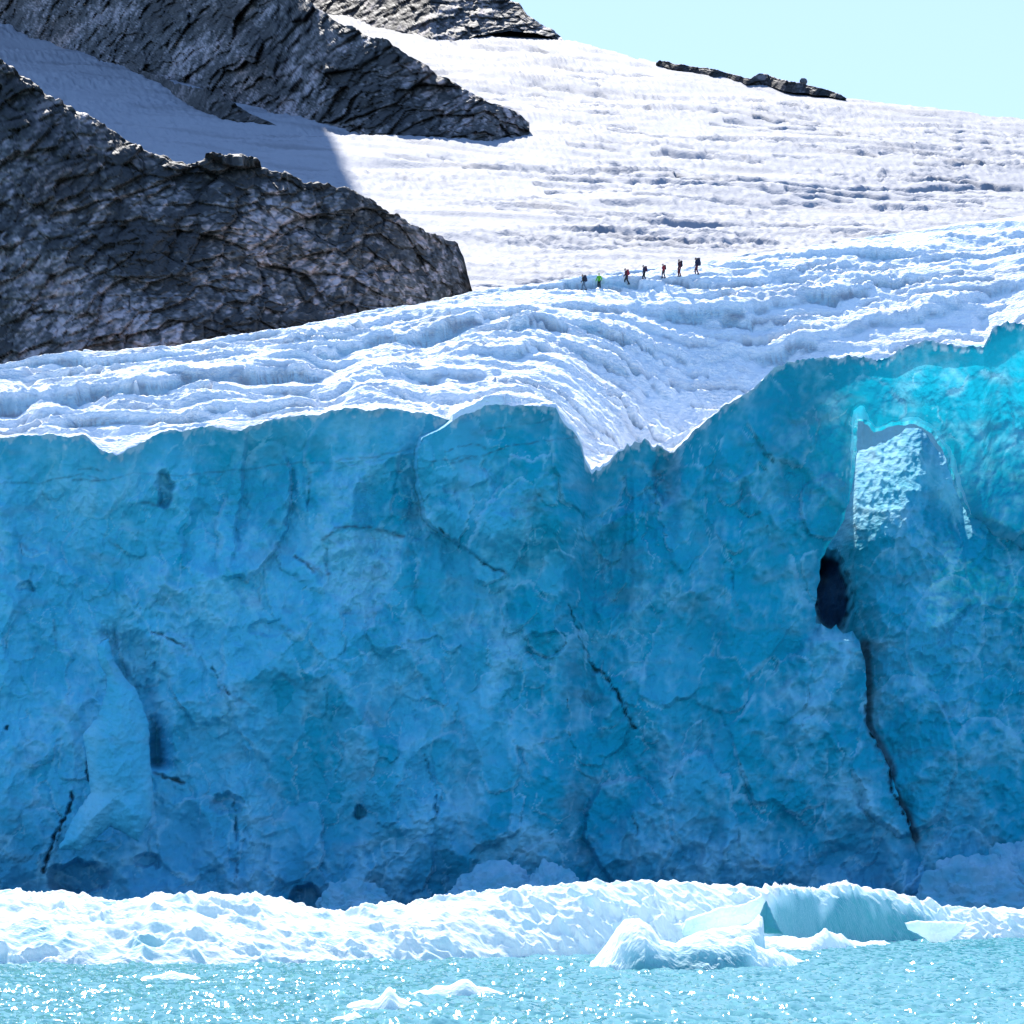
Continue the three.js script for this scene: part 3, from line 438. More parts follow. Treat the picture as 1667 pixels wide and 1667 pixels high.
// ------------------------------------------------------------------ rock
let rockFine = 1;
const cellInfo = { tone: 0, crack: 0 };
function rockHeight(x, y, s) {                        // metres towards the viewer: jointed blocks, three sizes
  let h = 5 * fbm(x / 40, y / 26, s / 60, 3); cellInfo.tone = 0; cellInfo.crack = 0;
  const wx = x + 0.9 * noise(x / 7, y / 7, s / 7) + 0.2 * noise(x / 1.2, y / 1.2, s / 1.2), wy = y + 0.9 * noise(x / 7, y / 7, s / 7 + 9) + 0.2 * noise(x / 1.2, y / 1.2, s / 1.2 + 5);
  const scale = [[9, 1.7], [3.6, 1.15], [1.6, 0.6], [0.75, 0.3 * rockFine]];
  for (let k = 0; k < 4; k++) {
    const [L, a] = scale[k], an = 0.42 + (k - 1) * 0.25, ca = Math.cos(an), sa = Math.sin(an), p = (wx * ca + wy * sa) / (L * 1.25), q = (wy * ca - wx * sa) / (L * 0.85);
    worley3(p, q, s / (L * 1.6), k * 13);
    const gx = h3(W.ix, W.iy, W.iz, 91 + k) - 0.5, gy = h3(W.ix, W.iy, W.iz, 92 + k) - 0.7, off = h3(W.ix, W.iy, W.iz, 93 + k) - 0.5;
    const edge = Math.sqrt(W.d2) - Math.sqrt(W.d1);
    h += a * (off * 0.9 + gx * W.dx * 2.4 + gy * W.dy * 1.9) - a * 0.3 * (1 - ss(0, 0.1, edge));
    cellInfo.tone += (h3(W.ix, W.iy, W.iz, 94 + k) - 0.5) * [0.25, 0.55, 0.9, 1.0][k]; cellInfo.crack = Math.max(cellInfo.crack, (1 - ss(0, 0.09, edge)) * [0.7, 0.6, 0.5, 0.3][k]);
  }
  return h + 0.5 * fbm(x / 3, y / 3, s / 3, 3);
}
let rockTone = 0.8;
function rockColor(x, y, s, o) {
  const t = clamp(0.38 + cellInfo.tone * 0.75 + 1.5 * fbm(x / 16, y / 11, 3, 4) + 0.5 * noise(x / 0.6, y / 0.5, s / 0.8), 0, 1.15), warm = ss(-0.05, 0.4, fbm(x / 20, y / 16, 9, 3)), darkStreak = ss(0.05, 0.35, fbm(x / 9 + y / 14, y / 22, 19, 3)) * 0.75, c = 1 - 0.55 * cellInfo.crack;  // broad streaks of darker rock tone, from noise
  const base = lerp(0.03, 0.34, t * t) * c * (1 - darkStreak * 0.75) * rockTone;
  const pk = ss(0.5, 1, t); o[3] = base * lerp(1.08, 1.32, warm) * (1 + 0.1 * pk); o[4] = base * lerp(1.0, 1.0, warm) * (1 - 0.03 * pk); o[5] = base * lerp(0.98, 0.84, warm);
}
// a rock face from its lower to its upper edge line, sloping back at grade m from depth sb at its foot
function rockFace(name, label, x0, x1, bottom, top, footS, m, nx, ny, amp, extra, foot = bottom) {
  return mesh(sheet(nx, ny, (i, j, o) => {
    const px = x0 === -120 ? (i < 10 ? lerp(-560, -60, Math.pow(i / 10, 0.7)) : lerp(-60, x1, (i - 10) / (nx - 10))) : lerp(x0, x1, i / nx), pb = bottom(px), pt = Math.min(pb - 2, top(px)), n1 = ny - 8, t = Math.min(1, j / n1), pm = Math.max(pt, -70), py = pt < -70 ? (t < 0.86 ? lerp(pb, pm, t / 0.86) : lerp(pm, pt, (t - 0.86) / 0.14)) : x0 < -100 && x1 > 840 ? lerp(pb, pm, Math.min(1, t / 0.86)) : lerp(pb, pt, t), pf = foot(px), sb = footS(px, pf), a = (HOR - py) / F, yb = Y(pf, sb);
    let s = (yb - EYE - m * sb) / (a - m); if (py < pm && pm === -70) { const am = (HOR - pm) / F, sm = (yb - EYE - m * sb) / (am - m), ym = Y(pm, sm); s = (ym - EYE - 3 * sm) / (a - 3); } if (extra) s += extra(px, py, t);
    const h = rockHeight(X(px, s), Y(py, s), s) * amp; s -= h; const sk = j > n1 - 6 ? 1 : 0;
    o[0] = X(px, s); o[1] = Y(py, s) + 0.25 * h * sk; o[2] = s; rockColor(o[0], o[1], s, o);
    if (j > n1) { const e = j - n1; o[2] += e * e * 1.2 + e * 1.5; o[1] += 0.1 * e - e * e * 0.5; }
    o[6] = o[0]; o[7] = o[1];
  }), M.rock, name, structure(label));
}
const jag = (f, k, a = 6) => (x) => f(x) + a * fbm(x / 28, k, 1, 4) * 2;
rockFace('rock_slope', 'dark jointed rock knoll at the left behind the glacier front', -120, 790, (px) => ridgeL(px) + 26,
  jag(line([[-560, -60], [-120, 60], [0, 98], [40, 118], [90, 158], [140, 182], [200, 222], [250, 248], [300, 262], [345, 256], [395, 258], [440, 275], [500, 296], [560, 305], [600, 322], [640, 345], [700, 378], [745, 395], [755, 418], [762, 445], [770, 472], [780, 500]]), 3),
  (px) => 482 + 12 * Math.pow(clamp(px / 780, 0, 1), 2), 1.15, 430, 250, 0.85, (px, py, t) => 26 * Math.pow(clamp((px - 560) / 210, 0, 1), 2) - 8 * Math.sin(px / 140) * (1 - t * 0.5));
const upperFoot = line([[-400, -130], [-120, -20], [60, 58], [230, 112], [430, 172], [525, 200], [640, 218], [790, 230], [860, 216]]);
rockFine = 0.3;
rockTone = 0.85;
rockFace('rock_slope', 'long dark rock rib running down across the snow slope', -135, 862, (px) => upperFoot(px) + 12,
  jag(line([[-400, -1500], [100, -1450], [250, -1300], [285, -1120], [318, -960], [330, -800], [338, -840], [350, -500], [395, -150], [440, -70], [500, 2], [560, 42], [640, 74], [700, 112], [780, 158], [840, 182], [862, 200]]), 23, 4),
  (px, pb) => snowS(pb) - 1.5, 1.1, 450, 270, 1.1, null, (px) => upperFoot(px) + 5);
rockTone = 0.45;
rockFace('rock_slope', 'dark rock band between two strips of shaded snow', 225, 450, line([[225, 118], [262, 140], [300, 166], [340, 190], [380, 200], [450, 207]]), jag(line([[225, 112], [250, 118], [290, 138], [350, 148], [400, 176], [450, 203]]), 33, 3), (px, pb) => snowS(pb) - 1.2, 1.2, 130, 40, 0.7);
rockTone = 1.1;
rockFace('rock_slope', 'grey rock peak at the top edge beside the sky', 480, 916, jag(line([[480, 0], [560, 36], [640, 52], [700, 66], [745, 70], [775, 58], [830, 50], [880, 56], [916, 66]]), 43, 3),
  line([[480, -60], [600, -60], [800, -40], [822, -6], [845, 2], [858, 22], [880, 38], [898, 47], [912, 58], [916, 63]]), (px, pb) => snowS(pb) - 2, 0.7, 240, 70, 0.7, null, line([[480, 10], [700, 62], [916, 64]]));
rockTone = 0.4;
rockFace('rock_outcrop', 'low dark rock outcrop lying along the snow skyline', 1068, 1378, (px) => sky1(px) + 4 + 5 * noise(px / 30, 8),
  jag(line([[1068, 104], [1074, 99], [1082, 98], [1100, 104], [1150, 109], [1195, 121], [1222, 127], [1236, 119], [1250, 121], [1275, 129], [1300, 133], [1340, 143], [1378, 159]]), 53, 2), (px, pb) => snowS(pb) - 3, 1.4, 200, 26, 0.35);

function lump(r, detail, seed, rough) {               // an angular stone or ice block about the origin
  const g = new THREE.IcosahedronGeometry(1, detail), p = g.attributes.position, c = new Float32Array(p.count * 3);
  for (let i = 0; i < p.count; i++) {
    const x = p.getX(i), y = p.getY(i), z = p.getZ(i); worley3(x * 1.3 + seed, y * 1.3, z * 1.3, 3);
    const k = 1 + rough * (0.5 * fbm(x * 1.2 + seed, y * 1.2, z * 1.2, 3) - 0.35 * (W.d1 - 0.3) + 0.3 * fbm(x * 5 + seed, y * 5, z * 5, 3));
    p.setXYZ(i, x * r[0] * k, y * r[1] * k, z * r[2] * k); c.set([1, 1, 1], i * 3);
  }
  g.setAttribute('color', new THREE.BufferAttribute(c, 3)); g.computeVertexNormals();
  return g;
}
{
  const s = snowS(sky1(1308)) - 2, b = mesh(lump([0.75, 0.7, 0.7], 4, 3.3, 0.7), new THREE.MeshStandardMaterial({ color: new THREE.Color().setRGB(0.1, 0.1, 0.105), roughness: 0.85 }), 'boulder', { label: 'round boulder perched on the skyline rock outcrop', category: 'boulder' });
  b.position.set(X(1308, s), Y(133, s), -s);
}

// ------------------------------------------------------------------ ice against the foot of the wall
const paleIce = (o, x, y, k = 0) => { const c = clamp(0.5 + 1.3 * fbm(x / 1.6, y / 1.6, 3 + k, 3), 0, 1); o[3] = lerp(0.27, 0.10, c); o[4] = lerp(0.50, 0.40, c); o[5] = lerp(0.63, 0.53, c); };
// a broken slab with the outline poly (photo pixels) at depth s, thick metres deep
function iceSlab(poly, s0, thick, lean, seed, step, colour, parent, name, infoOf, mat = M.wall) {
  const b = bbox(poly, step * 2), nx = Math.ceil((b[2] - b[0]) / step), ny = Math.ceil((b[3] - b[1]) / step), cx = (b[0] + b[2]) / 2, yb = Math.max(...poly.map((p) => p[1])), org = [X(cx, s0), Y(yb, s0), s0];
  const sdf = (x, y) => polySd(x + 2 * noise(x / 10, y / 10, seed), y + 2 * noise(x / 10, y / 10, seed + 4), poly);
  const side = (front) => { const SD = []; return sheet(nx, ny, (i, j, o) => {
    let px = b[0] + i * step, py = b[1] + j * step, sd = sdf(px, py); SD[j * (nx + 1) + i] = sd;
    if (sd < 0 && sd > -2.3 * step) { const e = 0.6, gx = (sdf(px + e, py) - sdf(px - e, py)) / (2 * e), gy = (sdf(px, py + e) - sdf(px, py - e)) / (2 * e), l = Math.hypot(gx, gy) || 1; px -= gx / l * sd; py -= gy / l * sd; sd = 0; }
    const m = s0 / F, round = Math.sqrt(Math.min(1, Math.max(0, sd) * m / (thick * 0.6))), u = px * m, v = py * m;
    let s = s0 - lean * (py - b[1]) * m + (front ? -1 : 1) * thick * round * 0.5;
    if (front) s -= (1.0 * fbm(u / 2.5, v / 3, seed + 5, 5) + 0.45 * ridged(u / 1.5, v / 2, seed + 2, 4)) * round * Math.min(1, thick / 2);
    o[0] = X(px, s) - org[0]; o[1] = Y(py, s) - org[1]; o[2] = s - org[2]; colour(o, u, v, px, py);
  }, (i, j) => { const a = j * (nx + 1) + i, k = -2.3 * step; return SD[a] > k && SD[a + 1] > k && SD[a + nx + 1] > k && SD[a + nx + 2] > k; }, !front); };
  const o = mesh(mergeGeometries([side(true), side(false)]), mat, name, infoOf, parent); o.position.set(org[0], org[1], -org[2]);
  return o;
}
const cliffColour = (o, u, v, px, py) => { info.u = u; info.v = v; info.dirt = 0; info.pale = 0.35; info.tone = 0.3; info.caveShade = 0; info.edge = 0; info.d = 99; info.fine = 0.6 * ridged(u / 1.7, v / 2.2, 3, 4); iceColor(px, py - 220, o); };
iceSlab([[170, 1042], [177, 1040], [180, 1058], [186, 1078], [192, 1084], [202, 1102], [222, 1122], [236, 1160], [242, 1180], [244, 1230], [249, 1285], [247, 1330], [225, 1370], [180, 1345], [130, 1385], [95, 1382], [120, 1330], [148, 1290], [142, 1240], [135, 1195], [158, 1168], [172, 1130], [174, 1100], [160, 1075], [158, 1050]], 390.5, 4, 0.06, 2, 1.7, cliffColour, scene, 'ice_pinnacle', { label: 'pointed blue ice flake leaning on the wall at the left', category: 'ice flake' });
function iceMound(px, py, s, r, seed, label) {
  const g = lump(r, 24, seed, 0.9), p = g.attributes.position, c = g.attributes.color, o = [0, 0, 0, 0, 0, 0];
  for (let i = 0; i < p.count; i++) { paleIce(o, p.getX(i), p.getY(i), seed); c.setXYZ(i, o[3], o[4], o[5]); }
  const m = mesh(g, M.wall, 'ice_block', { label, category: 'ice block', group: 'fallen ice at the foot of the glacier wall' }); m.position.set(X(px, s), Y(py, s), -s);
}
iceMound(572, 1490, 388, [3.6, 3.2, 2.5], 4.1, 'rounded fallen ice block in the dark hollow behind the left of the long iceberg');
iceMound(810, 1475, 386, [5.2, 3.6, 3], 7.7, 'fallen ice block with two humps at the wall foot left of the middle');
iceMound(898, 1482, 384, [3.4, 4, 2.5], 9.3, 'fallen pointed ice block just right of the two-humped one');
iceMound(1590, 1480, 388, [5.5, 5, 3], 12.4, 'large rough ice block at the foot of the right wall');
iceMound(1655, 1450, 390, [4, 4.5, 3], 15.9, 'rough ice block rising at the right edge of the wall foot');

// ------------------------------------------------------------------ icebergs
// a floating berg: crest line (photo rows) over shoreline depths, bx..bx1 photo columns
const shoreRow = (pts) => { const f = line(pts); return (px) => EYE * F / (f(px) - HOR); };
function berg(spec) {
  const { x0, x1, nx, ny, shore, crest, depth, shape, dimple, rough, colour, name, label, category, group, back = 0.6 } = spec;
  const mid = (x0 + x1) / 2, so = shore(mid), org = [X(mid, so), 0, so];
  const g = sheet(nx, ny, (i, j, o) => {
    const px = x0 === -120 ? wings(i, nx, -50, 1720, 300) : lerp(x0, x1, i / nx), sf = shore(px), D = depth(px), t = Math.pow(j / ny, 1.35) * (1 + back), sTop = sf + D, yTop = Math.max(0.02, lerp(Y((spec.smooth ?? crest)(px), sTop), Y(crest(px), sTop), Math.min(1, t))), end = Math.min(1, Math.min(i, nx - i) / (nx * 0.03));
    let y, s = sf + D * t;
    if (t <= 1) y = -0.5 + (yTop + 0.5) * shape(t, px); else y = yTop - (yTop + 0.6) * Math.pow((t - 1) / back, 1.5);
    let x = X(px, s); const e = end * ss(0, 0.12, t);
    const sl = t <= 1 ? (shape(Math.min(1, t + 0.02), px) - shape(Math.max(0, t - 0.02), px)) / 0.04 * yTop / D : 0, nl = Math.hypot(1, sl), L = dimple[0];
    const wv = L * (0.5 + 0.45 * noise(x / 4, s / 5, 23)); worley3((x + wv * noise(x / 1.1, y / 1.1, s / 1.5) * 2) / L, (y + wv * noise(x / 1.1, y / 1.1, s / 1.5 + 7)) / L, s / (L * 1.5), 3); let h = dimple[1] * (0.45 + 0.9 * ss(-0.25, 0.3, fbm(x / 5, y / 3, s / 5, 3))) * (Math.min(W.d1, 0.9) - 0.3) * (spec.dim ? spec.dim(px, t) : 1);
    h += rough * (fbm(x / 1.6, y / 1.6, s / 2.6, 4) + 0.6 * fbm(x / 5, y / 5, s / 7, 3) + 0.3 * ridged(x / 0.9, y / 0.9, s / 1.5, 3));
    h *= e * Math.min(1, yTop); y += h / nl; s -= h * sl / nl; if (end < 1) y = Math.min(y, lerp(-0.5, y, end));
    o[0] = x - org[0]; o[1] = y; o[2] = s - org[2]; colour(o, px, t, x, y, s); o[6] = x; o[7] = s;
  });
  const m = mesh(g, M.berg, name, { label, category, ...(group ? { group } : {}) }); m.position.set(org[0], 0, -org[2]);
  return m;
}
const white = (o, k = 0) => { o[3] = lerp(0.95, 0.02, k); o[4] = lerp(0.97, 0.33, Math.pow(k, 1.5)); o[5] = lerp(0.98, 0.39, Math.pow(k, 1.6)); };
const mainCrest = line([[-120, 1452], [0, 1454], [50, 1453], [120, 1459], [190, 1470], [260, 1456], [350, 1461], [420, 1458], [470, 1470], [540, 1483], [590, 1480], [650, 1478], [700, 1468], [760, 1457], [830, 1450], [950, 1440], [1060, 1436], [1180, 1443], [1240, 1442], [1330, 1450], [1380, 1441], [1440, 1452], [1490, 1466], [1530, 1480], [1560, 1482], [1600, 1480], [1667, 1481], [1800, 1483]]);
const cove = (px) => ss(1235, 1275, px) * (1 - ss(1490, 1560, px));
berg({
  x0: -120, x1: 1800, nx: 800, ny: 150, name: 'iceberg', label: 'long low white iceberg with dimpled surface spanning the whole picture', category: 'iceberg',
  shore: shoreRow([[-120, 1575], [0, 1574], [300, 1573], [500, 1570], [700, 1566], [830, 1562], [960, 1558], [1100, 1552], [1240, 1548], [1330, 1540], [1450, 1535], [1560, 1532], [1667, 1530], [1800, 1530]]),
  crest: (px) => mainCrest(px) + 2.5 * noise(px / 14, 4), smooth: mainCrest, depth: (px) => lerp(19, 10, ss(300, 1250, px)),
  shape: (t, px) => { const a = Math.pow(Math.sin(Math.min(1, t) * Math.PI / 2), 0.85), c = t < 0.08 ? 0.06 : lerp(0.06, 1, Math.pow(Math.sin(Math.min(1, (t - 0.08) / 0.7) * Math.PI / 2), 0.9)); return lerp(a, c, cove(px)); },
  dimple: [0.85, 0.55], dim: (px, t) => 1 - 0.9 * cove(px) * (1 - ss(0.38, 0.62, t + 0.1 * noise(px / 22, 3))), rough: 0.3,
  colour: (o, px, t, x, y, s) => { const c = cove(px) * (1 - ss(0.3, 0.7, t + 0.2 * noise(px / 25, t * 3))); white(o, clamp(1.05 * c + 0.55 * ss(0.1, 0.4, fbm(x / 3, s / 4, 9, 3)) * (1 - ss(300, 900, px)) + 0.16 * ss(0, 0.3, fbm(x / 2, s / 2, 29, 2)) + 0.3 * ss(0.2, 0.02, t) * ss(0.1, 0.3, fbm(x / 4, 1, 3, 2)), 0, 0.95)); },
});
berg({
  x0: 950, x1: 1330, nx: 260, ny: 70, name: 'iceberg', label: 'small white iceberg with knob at left and turquoise foot, floating nearest the middle right', category: 'iceberg',
  shore: shoreRow([[950, 1578], [980, 1581], [1050, 1583], [1150, 1582], [1250, 1579], [1330, 1572]]),
  crest: (px) => line([[950, 1580], [962, 1566], [985, 1542], [1003, 1518], [1012, 1502], [1040, 1496], [1058, 1506], [1075, 1527], [1100, 1537], [1140, 1529], [1190, 1528], [1222, 1526], [1232, 1538], [1255, 1546], [1290, 1556], [1330, 1574]])(px) + 2 * noise(px / 9, 2), depth: (px) => 4,
  shape: (t, px) => Math.pow(Math.sin(Math.min(1, t) * Math.PI / 2), 0.6), dimple: [1.3, 0.18], rough: 0.35,
  colour: (o, px, t, x, y, s) => white(o, clamp(0.8 * (1 - ss(0.1, 1.5, y)) * ss(1000, 1040, px) * (1 - ss(1180, 1260, px)) + 0.25 * ss(0, 0.4, fbm(x / 1.2, y / 1.2, 4, 3)), 0, 0.9)),
});
berg({
  x0: 1090, x1: 1248, nx: 150, ny: 40, name: 'iceberg', label: 'smooth white ice ledge ending in a dark notch behind the small knobbed iceberg', category: 'iceberg',
  shore: shoreRow([[1090, 1556], [1248, 1553]]), crest: line([[1090, 1545], [1110, 1530], [1140, 1518], [1180, 1512], [1215, 1506], [1236, 1492], [1242, 1496], [1248, 1535]]), depth: () => 4,
  shape: (t) => Math.pow(Math.sin(Math.min(1, t) * Math.PI / 2), 0.6), dimple: [1.5, 0.1], rough: 0.3, colour: (o, px, t, x, y) => white(o, clamp(0.35 * (1 - ss(0.2, 1.2, y)), 0, 1)),
});
berg({
  x0: 1170, x1: 1470, nx: 200, ny: 44, name: 'iceberg', label: 'low white ice pieces with small peaks in front of the turquoise cove', category: 'iceberg',
  shore: shoreRow([[1170, 1551], [1320, 1550], [1470, 1541]]), crest: (px) => line([[1170, 1536], [1190, 1522], [1215, 1516], [1250, 1524], [1300, 1529], [1325, 1523], [1342, 1516], [1365, 1524], [1400, 1534], [1440, 1532], [1470, 1545]])(px) + 1.5 * noise(px / 8, 6), depth: () => 4,
  shape: (t) => Math.pow(Math.sin(Math.min(1, t) * Math.PI / 2), 0.7), dimple: [1.1, 0.2], rough: 0.3, colour: (o, px, t, x, y) => white(o, clamp(0.2 * ss(0, 0.4, fbm(x / 1.2, y / 1.2, 4, 3)), 0, 1)),
});
const bergColour = (o, u, v) => white(o, clamp(0.02 + 0.2 * fbm(u / 1.5, v / 1.5, 6, 3), 0, 1));
iceSlab([[1472, 1502], [1490, 1499], [1560, 1500], [1574, 1503], [1566, 1514], [1548, 1530], [1530, 1538], [1515, 1534], [1500, 1524], [1478, 1512]], 240, 1.6, 0, 6, 1.4, bergColour, scene, 'ice_slab', { label: 'pale upturned ice slab with undercut left end at the right of the cove', category: 'ice slab' }, M.berg);
iceSlab([[1118, 1496], [1170, 1478], [1210, 1472], [1240, 1458], [1247, 1466], [1238, 1490], [1225, 1500], [1190, 1512], [1140, 1520], [1104, 1526]], 205, 1.8, -0.2, 9, 1.5, (o, u, v, px, py) => white(o, clamp(0.03 + 0.15 * ss(1490, 1520, py), 0, 1)), scene, 'ice_slab', { label: 'smooth curved white ice lobe left of the dark notch on the long iceberg', category: 'ice slab' }, M.berg);
iceSlab([[1247, 1466], [1254, 1480], [1262, 1500], [1275, 1520], [1236, 1520], [1232, 1505], [1236, 1490], [1242, 1476]], 205, 1.0, 0, 11, 1.2, (o) => white(o, 0.85), scene, 'ice_slab', { label: 'dark turquoise triangular ice fin in the notch of the long iceberg', category: 'ice slab' }, M.berg);
// floes on the open water
const floe = (px0, px1, py, rise, label, seed) => {
  const s = EYE * F / (py - HOR), mid = (px0 + px1) / 2;
  berg({ x0: px0, x1: px1, nx: 90, ny: 30, name: 'ice_floe', label, category: 'ice floe', group: 'small floes on the open water', shore: () => s, crest: (px) => { const t = (px - px0) / (px1 - px0); return py - 10 * Math.pow(Math.sin(Math.PI * t), 0.25) - rise * Math.pow(Math.sin(Math.PI * t), 0.5) * (0.32 + 0.7 * Math.abs(noise(t * 5.3 + seed, seed * 1.7)) + 0.6 * Math.exp(-Math.pow((t - 0.3 - 0.4 * h3(seed * 10 | 0, 1, 2, 3)) / 0.13, 2))) ; }, depth: () => 1.6, shape: (t) => Math.pow(Math.sin(Math.min(1, t) * Math.PI / 2), 0.6), dimple: [0.6, 0.06], rough: 0.12, colour: (o, px, t, x, y, s2) => white(o, clamp(0.1 + 0.4 * fbm(x, s2, 3, 3), 0, 1)) });
};
floe(560, 692, 1648, 26, 'larger jagged white floe left of the middle on the open water', 2.3);
floe(662, 828, 1626, 19, 'long flat white floe with a hump, right of the jagged one', 5.2);
floe(226, 330, 1600, 9, 'thin flat white floe at the left below the long iceberg', 7.1);
floe(538, 602, 1668, 12, 'small white floe at the bottom edge of the picture', 8.6);

// ------------------------------------------------------------------ water
{
  const nx = 440, ny = 660, wave = (x, s) => { const wx = x + 0.3 * noise(x / 2, s / 2, 31); return 0.2 * noise(wx / 1.6, s / 1.1, 3) + 0.22 * (0.3 - Math.abs(noise(wx / 0.85 + 9, s / 0.62, 8))) + 0.14 * noise(x / 3.6, s / 2.4, 14) + 0.15 * (0.3 - Math.abs(noise(wx / 0.42, s / 0.4, 22))); };
  const w1 = sheet(nx, ny, (i, j, o) => {
    const px = wings(i, nx, -40, 1707), t = j / ny, s = 84 + 190 * (0.6 * t + 0.4 * t * t), x = X(px, s), e = Math.min(1, Math.min(i, nx - i) / 6, Math.min(j, ny - j) / 6);
    o[0] = x; o[1] = wave(x, s) * e - 0.02 * (1 - e); o[2] = s;
  });
  mesh(w1, M.water, 'water', structure('milky turquoise meltwater with sun glitter'));
  const w2 = new THREE.PlaneGeometry(2400, 900, 8, 8); w2.rotateX(-Math.PI / 2);
  mesh(w2, M.water, 'water', structure('milky turquoise meltwater beyond the frame')).position.set(0, -0.4, -20);
}

// ------------------------------------------------------------------ hikers
{
  const caps = (p, a, b, ra, rb) => { const ex = b[0] - a[0], ey = b[1] - a[1], ez = b[2] - a[2], t = clamp(((p[0] - a[0]) * ex + (p[1] - a[1]) * ey + (p[2] - a[2]) * ez) / (ex * ex + ey * ey + ez * ez || 1), 0, 1); return Math.hypot(p[0] - a[0] - ex * t, p[1] - a[1] - ey * t, p[2] - a[2] - ez * t) - lerp(ra, rb, t); };
  const skinMat = new THREE.MeshStandardMaterial({ color: new THREE.Color().setRGB(0.45, 0.27, 0.19), roughness: 0.6 });
  // a smooth skin round tapered bones, inside the box lo..hi
  function skin(bones, lo, hi, res, k) {
    const mc = new MarchingCubes(res, skinMat, false, false, 60000); mc.isolation = 0;
    const p = [0, 0, 0], h = res / 2, c = [0, 1, 2].map((i) => (lo[i] + hi[i]) / 2), r = [0, 1, 2].map((i) => (hi[i] - lo[i]) / 2);
    for (let z = 0, n = 0; z < res; z++) for (let y = 0; y < res; y++) for (let x = 0; x < res; x++, n++) {
      p[0] = c[0] + (x - h) / h * r[0]; p[1] = c[1] + (y - h) / h * r[1]; p[2] = c[2] + (z - h) / h * r[2]; let d = 9;
      for (const b of bones) { const e = caps(p, ...b), q = clamp(0.5 + 0.5 * (d - e) / k, 0, 1); d = lerp(d, e, q) - k * q * (1 - q); }
      mc.field[n] = -d;
    }
    mc.update();
    const n = mc.count, g = new THREE.BufferGeometry(), pos = new Float32Array(mc.positionArray.subarray(0, n * 3)), nor = new Float32Array(mc.normalArray.subarray(0, n * 3));
    for (let i = 0; i < n; i++) for (let a = 0; a < 3; a++) { pos[i * 3 + a] = c[a] + pos[i * 3 + a] * r[a]; }
    g.setAttribute('position', new THREE.BufferAttribute(pos, 3)); g.setAttribute('normal', new THREE.BufferAttribute(nor, 3)); g.computeVertexNormals();
    return g;
  }
  // one hand hanging down, slightly curled; palm 9 cm, thumb to the front (+x)
  const hand = skin([
    [[0, 0, 0], [0, -0.03, 0], 0.026, 0.024], [[-0.018, -0.035, 0], [-0.02, -0.085, 0], 0.016, 0.013], [[0.018, -0.035, 0], [0.02, -0.085, 0], 0.016, 0.013], [[0, -0.03, 0], [0, -0.085, 0], 0.017, 0.014],
    [[0.027, -0.085, 0], [0.029, -0.12, 0.004], 0.0085, 0.0082], [[0.029, -0.12, 0.004], [0.027, -0.152, 0.02], 0.008, 0.007],
    [[0.009, -0.09, 0], [0.01, -0.13, 0.005], 0.009, 0.0085], [[0.01, -0.13, 0.005], [0.009, -0.165, 0.024], 0.0085, 0.007],
    [[-0.01, -0.09, 0], [-0.01, -0.125, 0.006], 0.0085, 0.008], [[-0.01, -0.125, 0.006], [-0.01, -0.156, 0.026], 0.008, 0.007],
    [[-0.028, -0.082, 0], [-0.029, -0.11, 0.007], 0.0075, 0.007], [[-0.029, -0.11, 0.007], [-0.028, -0.133, 0.023], 0.007, 0.006],
    [[0.022, -0.03, 0.004], [0.045, -0.065, 0.012], 0.013, 0.0105], [[0.045, -0.065, 0.012], [0.05, -0.098, 0.02], 0.0105, 0.008],
  ], [-0.06, -0.19, -0.045], [0.08, 0.04, 0.06], 48, 0.006);
  // a head about its middle, looking along +x
  const head = skin([
    [[-0.012, 0.03, 0], [-0.012, 0.02, 0], 0.092, 0.09], [[0.03, 0.01, 0], [0.02, -0.05, 0], 0.066, 0.058], [[0.052, -0.085, 0], [0.03, -0.07, 0], 0.026, 0.04], [[0.088, 0.0, 0], [0.104, -0.03, 0], 0.009, 0.014],
    [[0.078, 0.016, 0.03], [0.08, 0.016, 0.034], 0.012, 0.012], [[0.078, 0.016, -0.03], [0.08, 0.016, -0.034], 0.012, 0.012], [[0.082, -0.055, 0.016], [0.082, -0.055, -0.016], 0.011, 0.011],
    [[-0.01, 0.012, 0.083], [-0.016, -0.022, 0.08], 0.013, 0.009], [[-0.01, 0.012, -0.083], [-0.016, -0.022, -0.08], 0.013, 0.009], [[-0.02, -0.05, 0], [-0.03, -0.14, 0], 0.056, 0.06],
  ], [-0.14, -0.17, -0.13], [0.15, 0.15, 0.13], 44, 0.018);
  const hatShape = skin([[[-0.015, 0.055, 0], [-0.012, 0.04, 0], 0.098, 0.098], [[-0.02, 0.15, 0], [-0.02, 0.155, 0], 0.02, 0.018]], [-0.14, 0.02, -0.13], [0.12, 0.2, 0.13], 28, 0.02);
  // poses: stride, lean and arm swing; the figure walks along +x
  function pose({ stride, lean, swing, apart = 0 }) {
    const hipY = 0.93 - stride * stride * 0.35, hip = (s) => [0, hipY, s * 0.09], chest = [lean * 0.42, hipY + 0.42, 0], neck = [lean * 0.55 + 0.02, hipY + 0.56, 0], headAt = [lean * 0.66 + 0.06, hipY + 0.70, 0];
    const foot = (s) => [s * stride, 0.09, s * 0.10], knee = (s) => [s * stride * 0.45 + 0.07 + (s < 0 ? 0.02 : 0.03), 0.49, s * 0.10], sh = (s) => [chest[0], chest[1] + 0.07, s * 0.19];
    const elbow = (s) => [chest[0] - s * swing * 0.5 - 0.02, chest[1] - 0.22, s * (0.24 + apart * 0.6)], wrist = (s) => [chest[0] - s * swing * 0.9 + 0.10, chest[1] - 0.45, s * (0.25 + apart)];
    const legs = (g) => [1, -1].flatMap((s) => [[hip(s), knee(s), 0.088 + g, 0.058 + g], [knee(s), foot(s), 0.058 + g, 0.042 + g * 1.5]]);
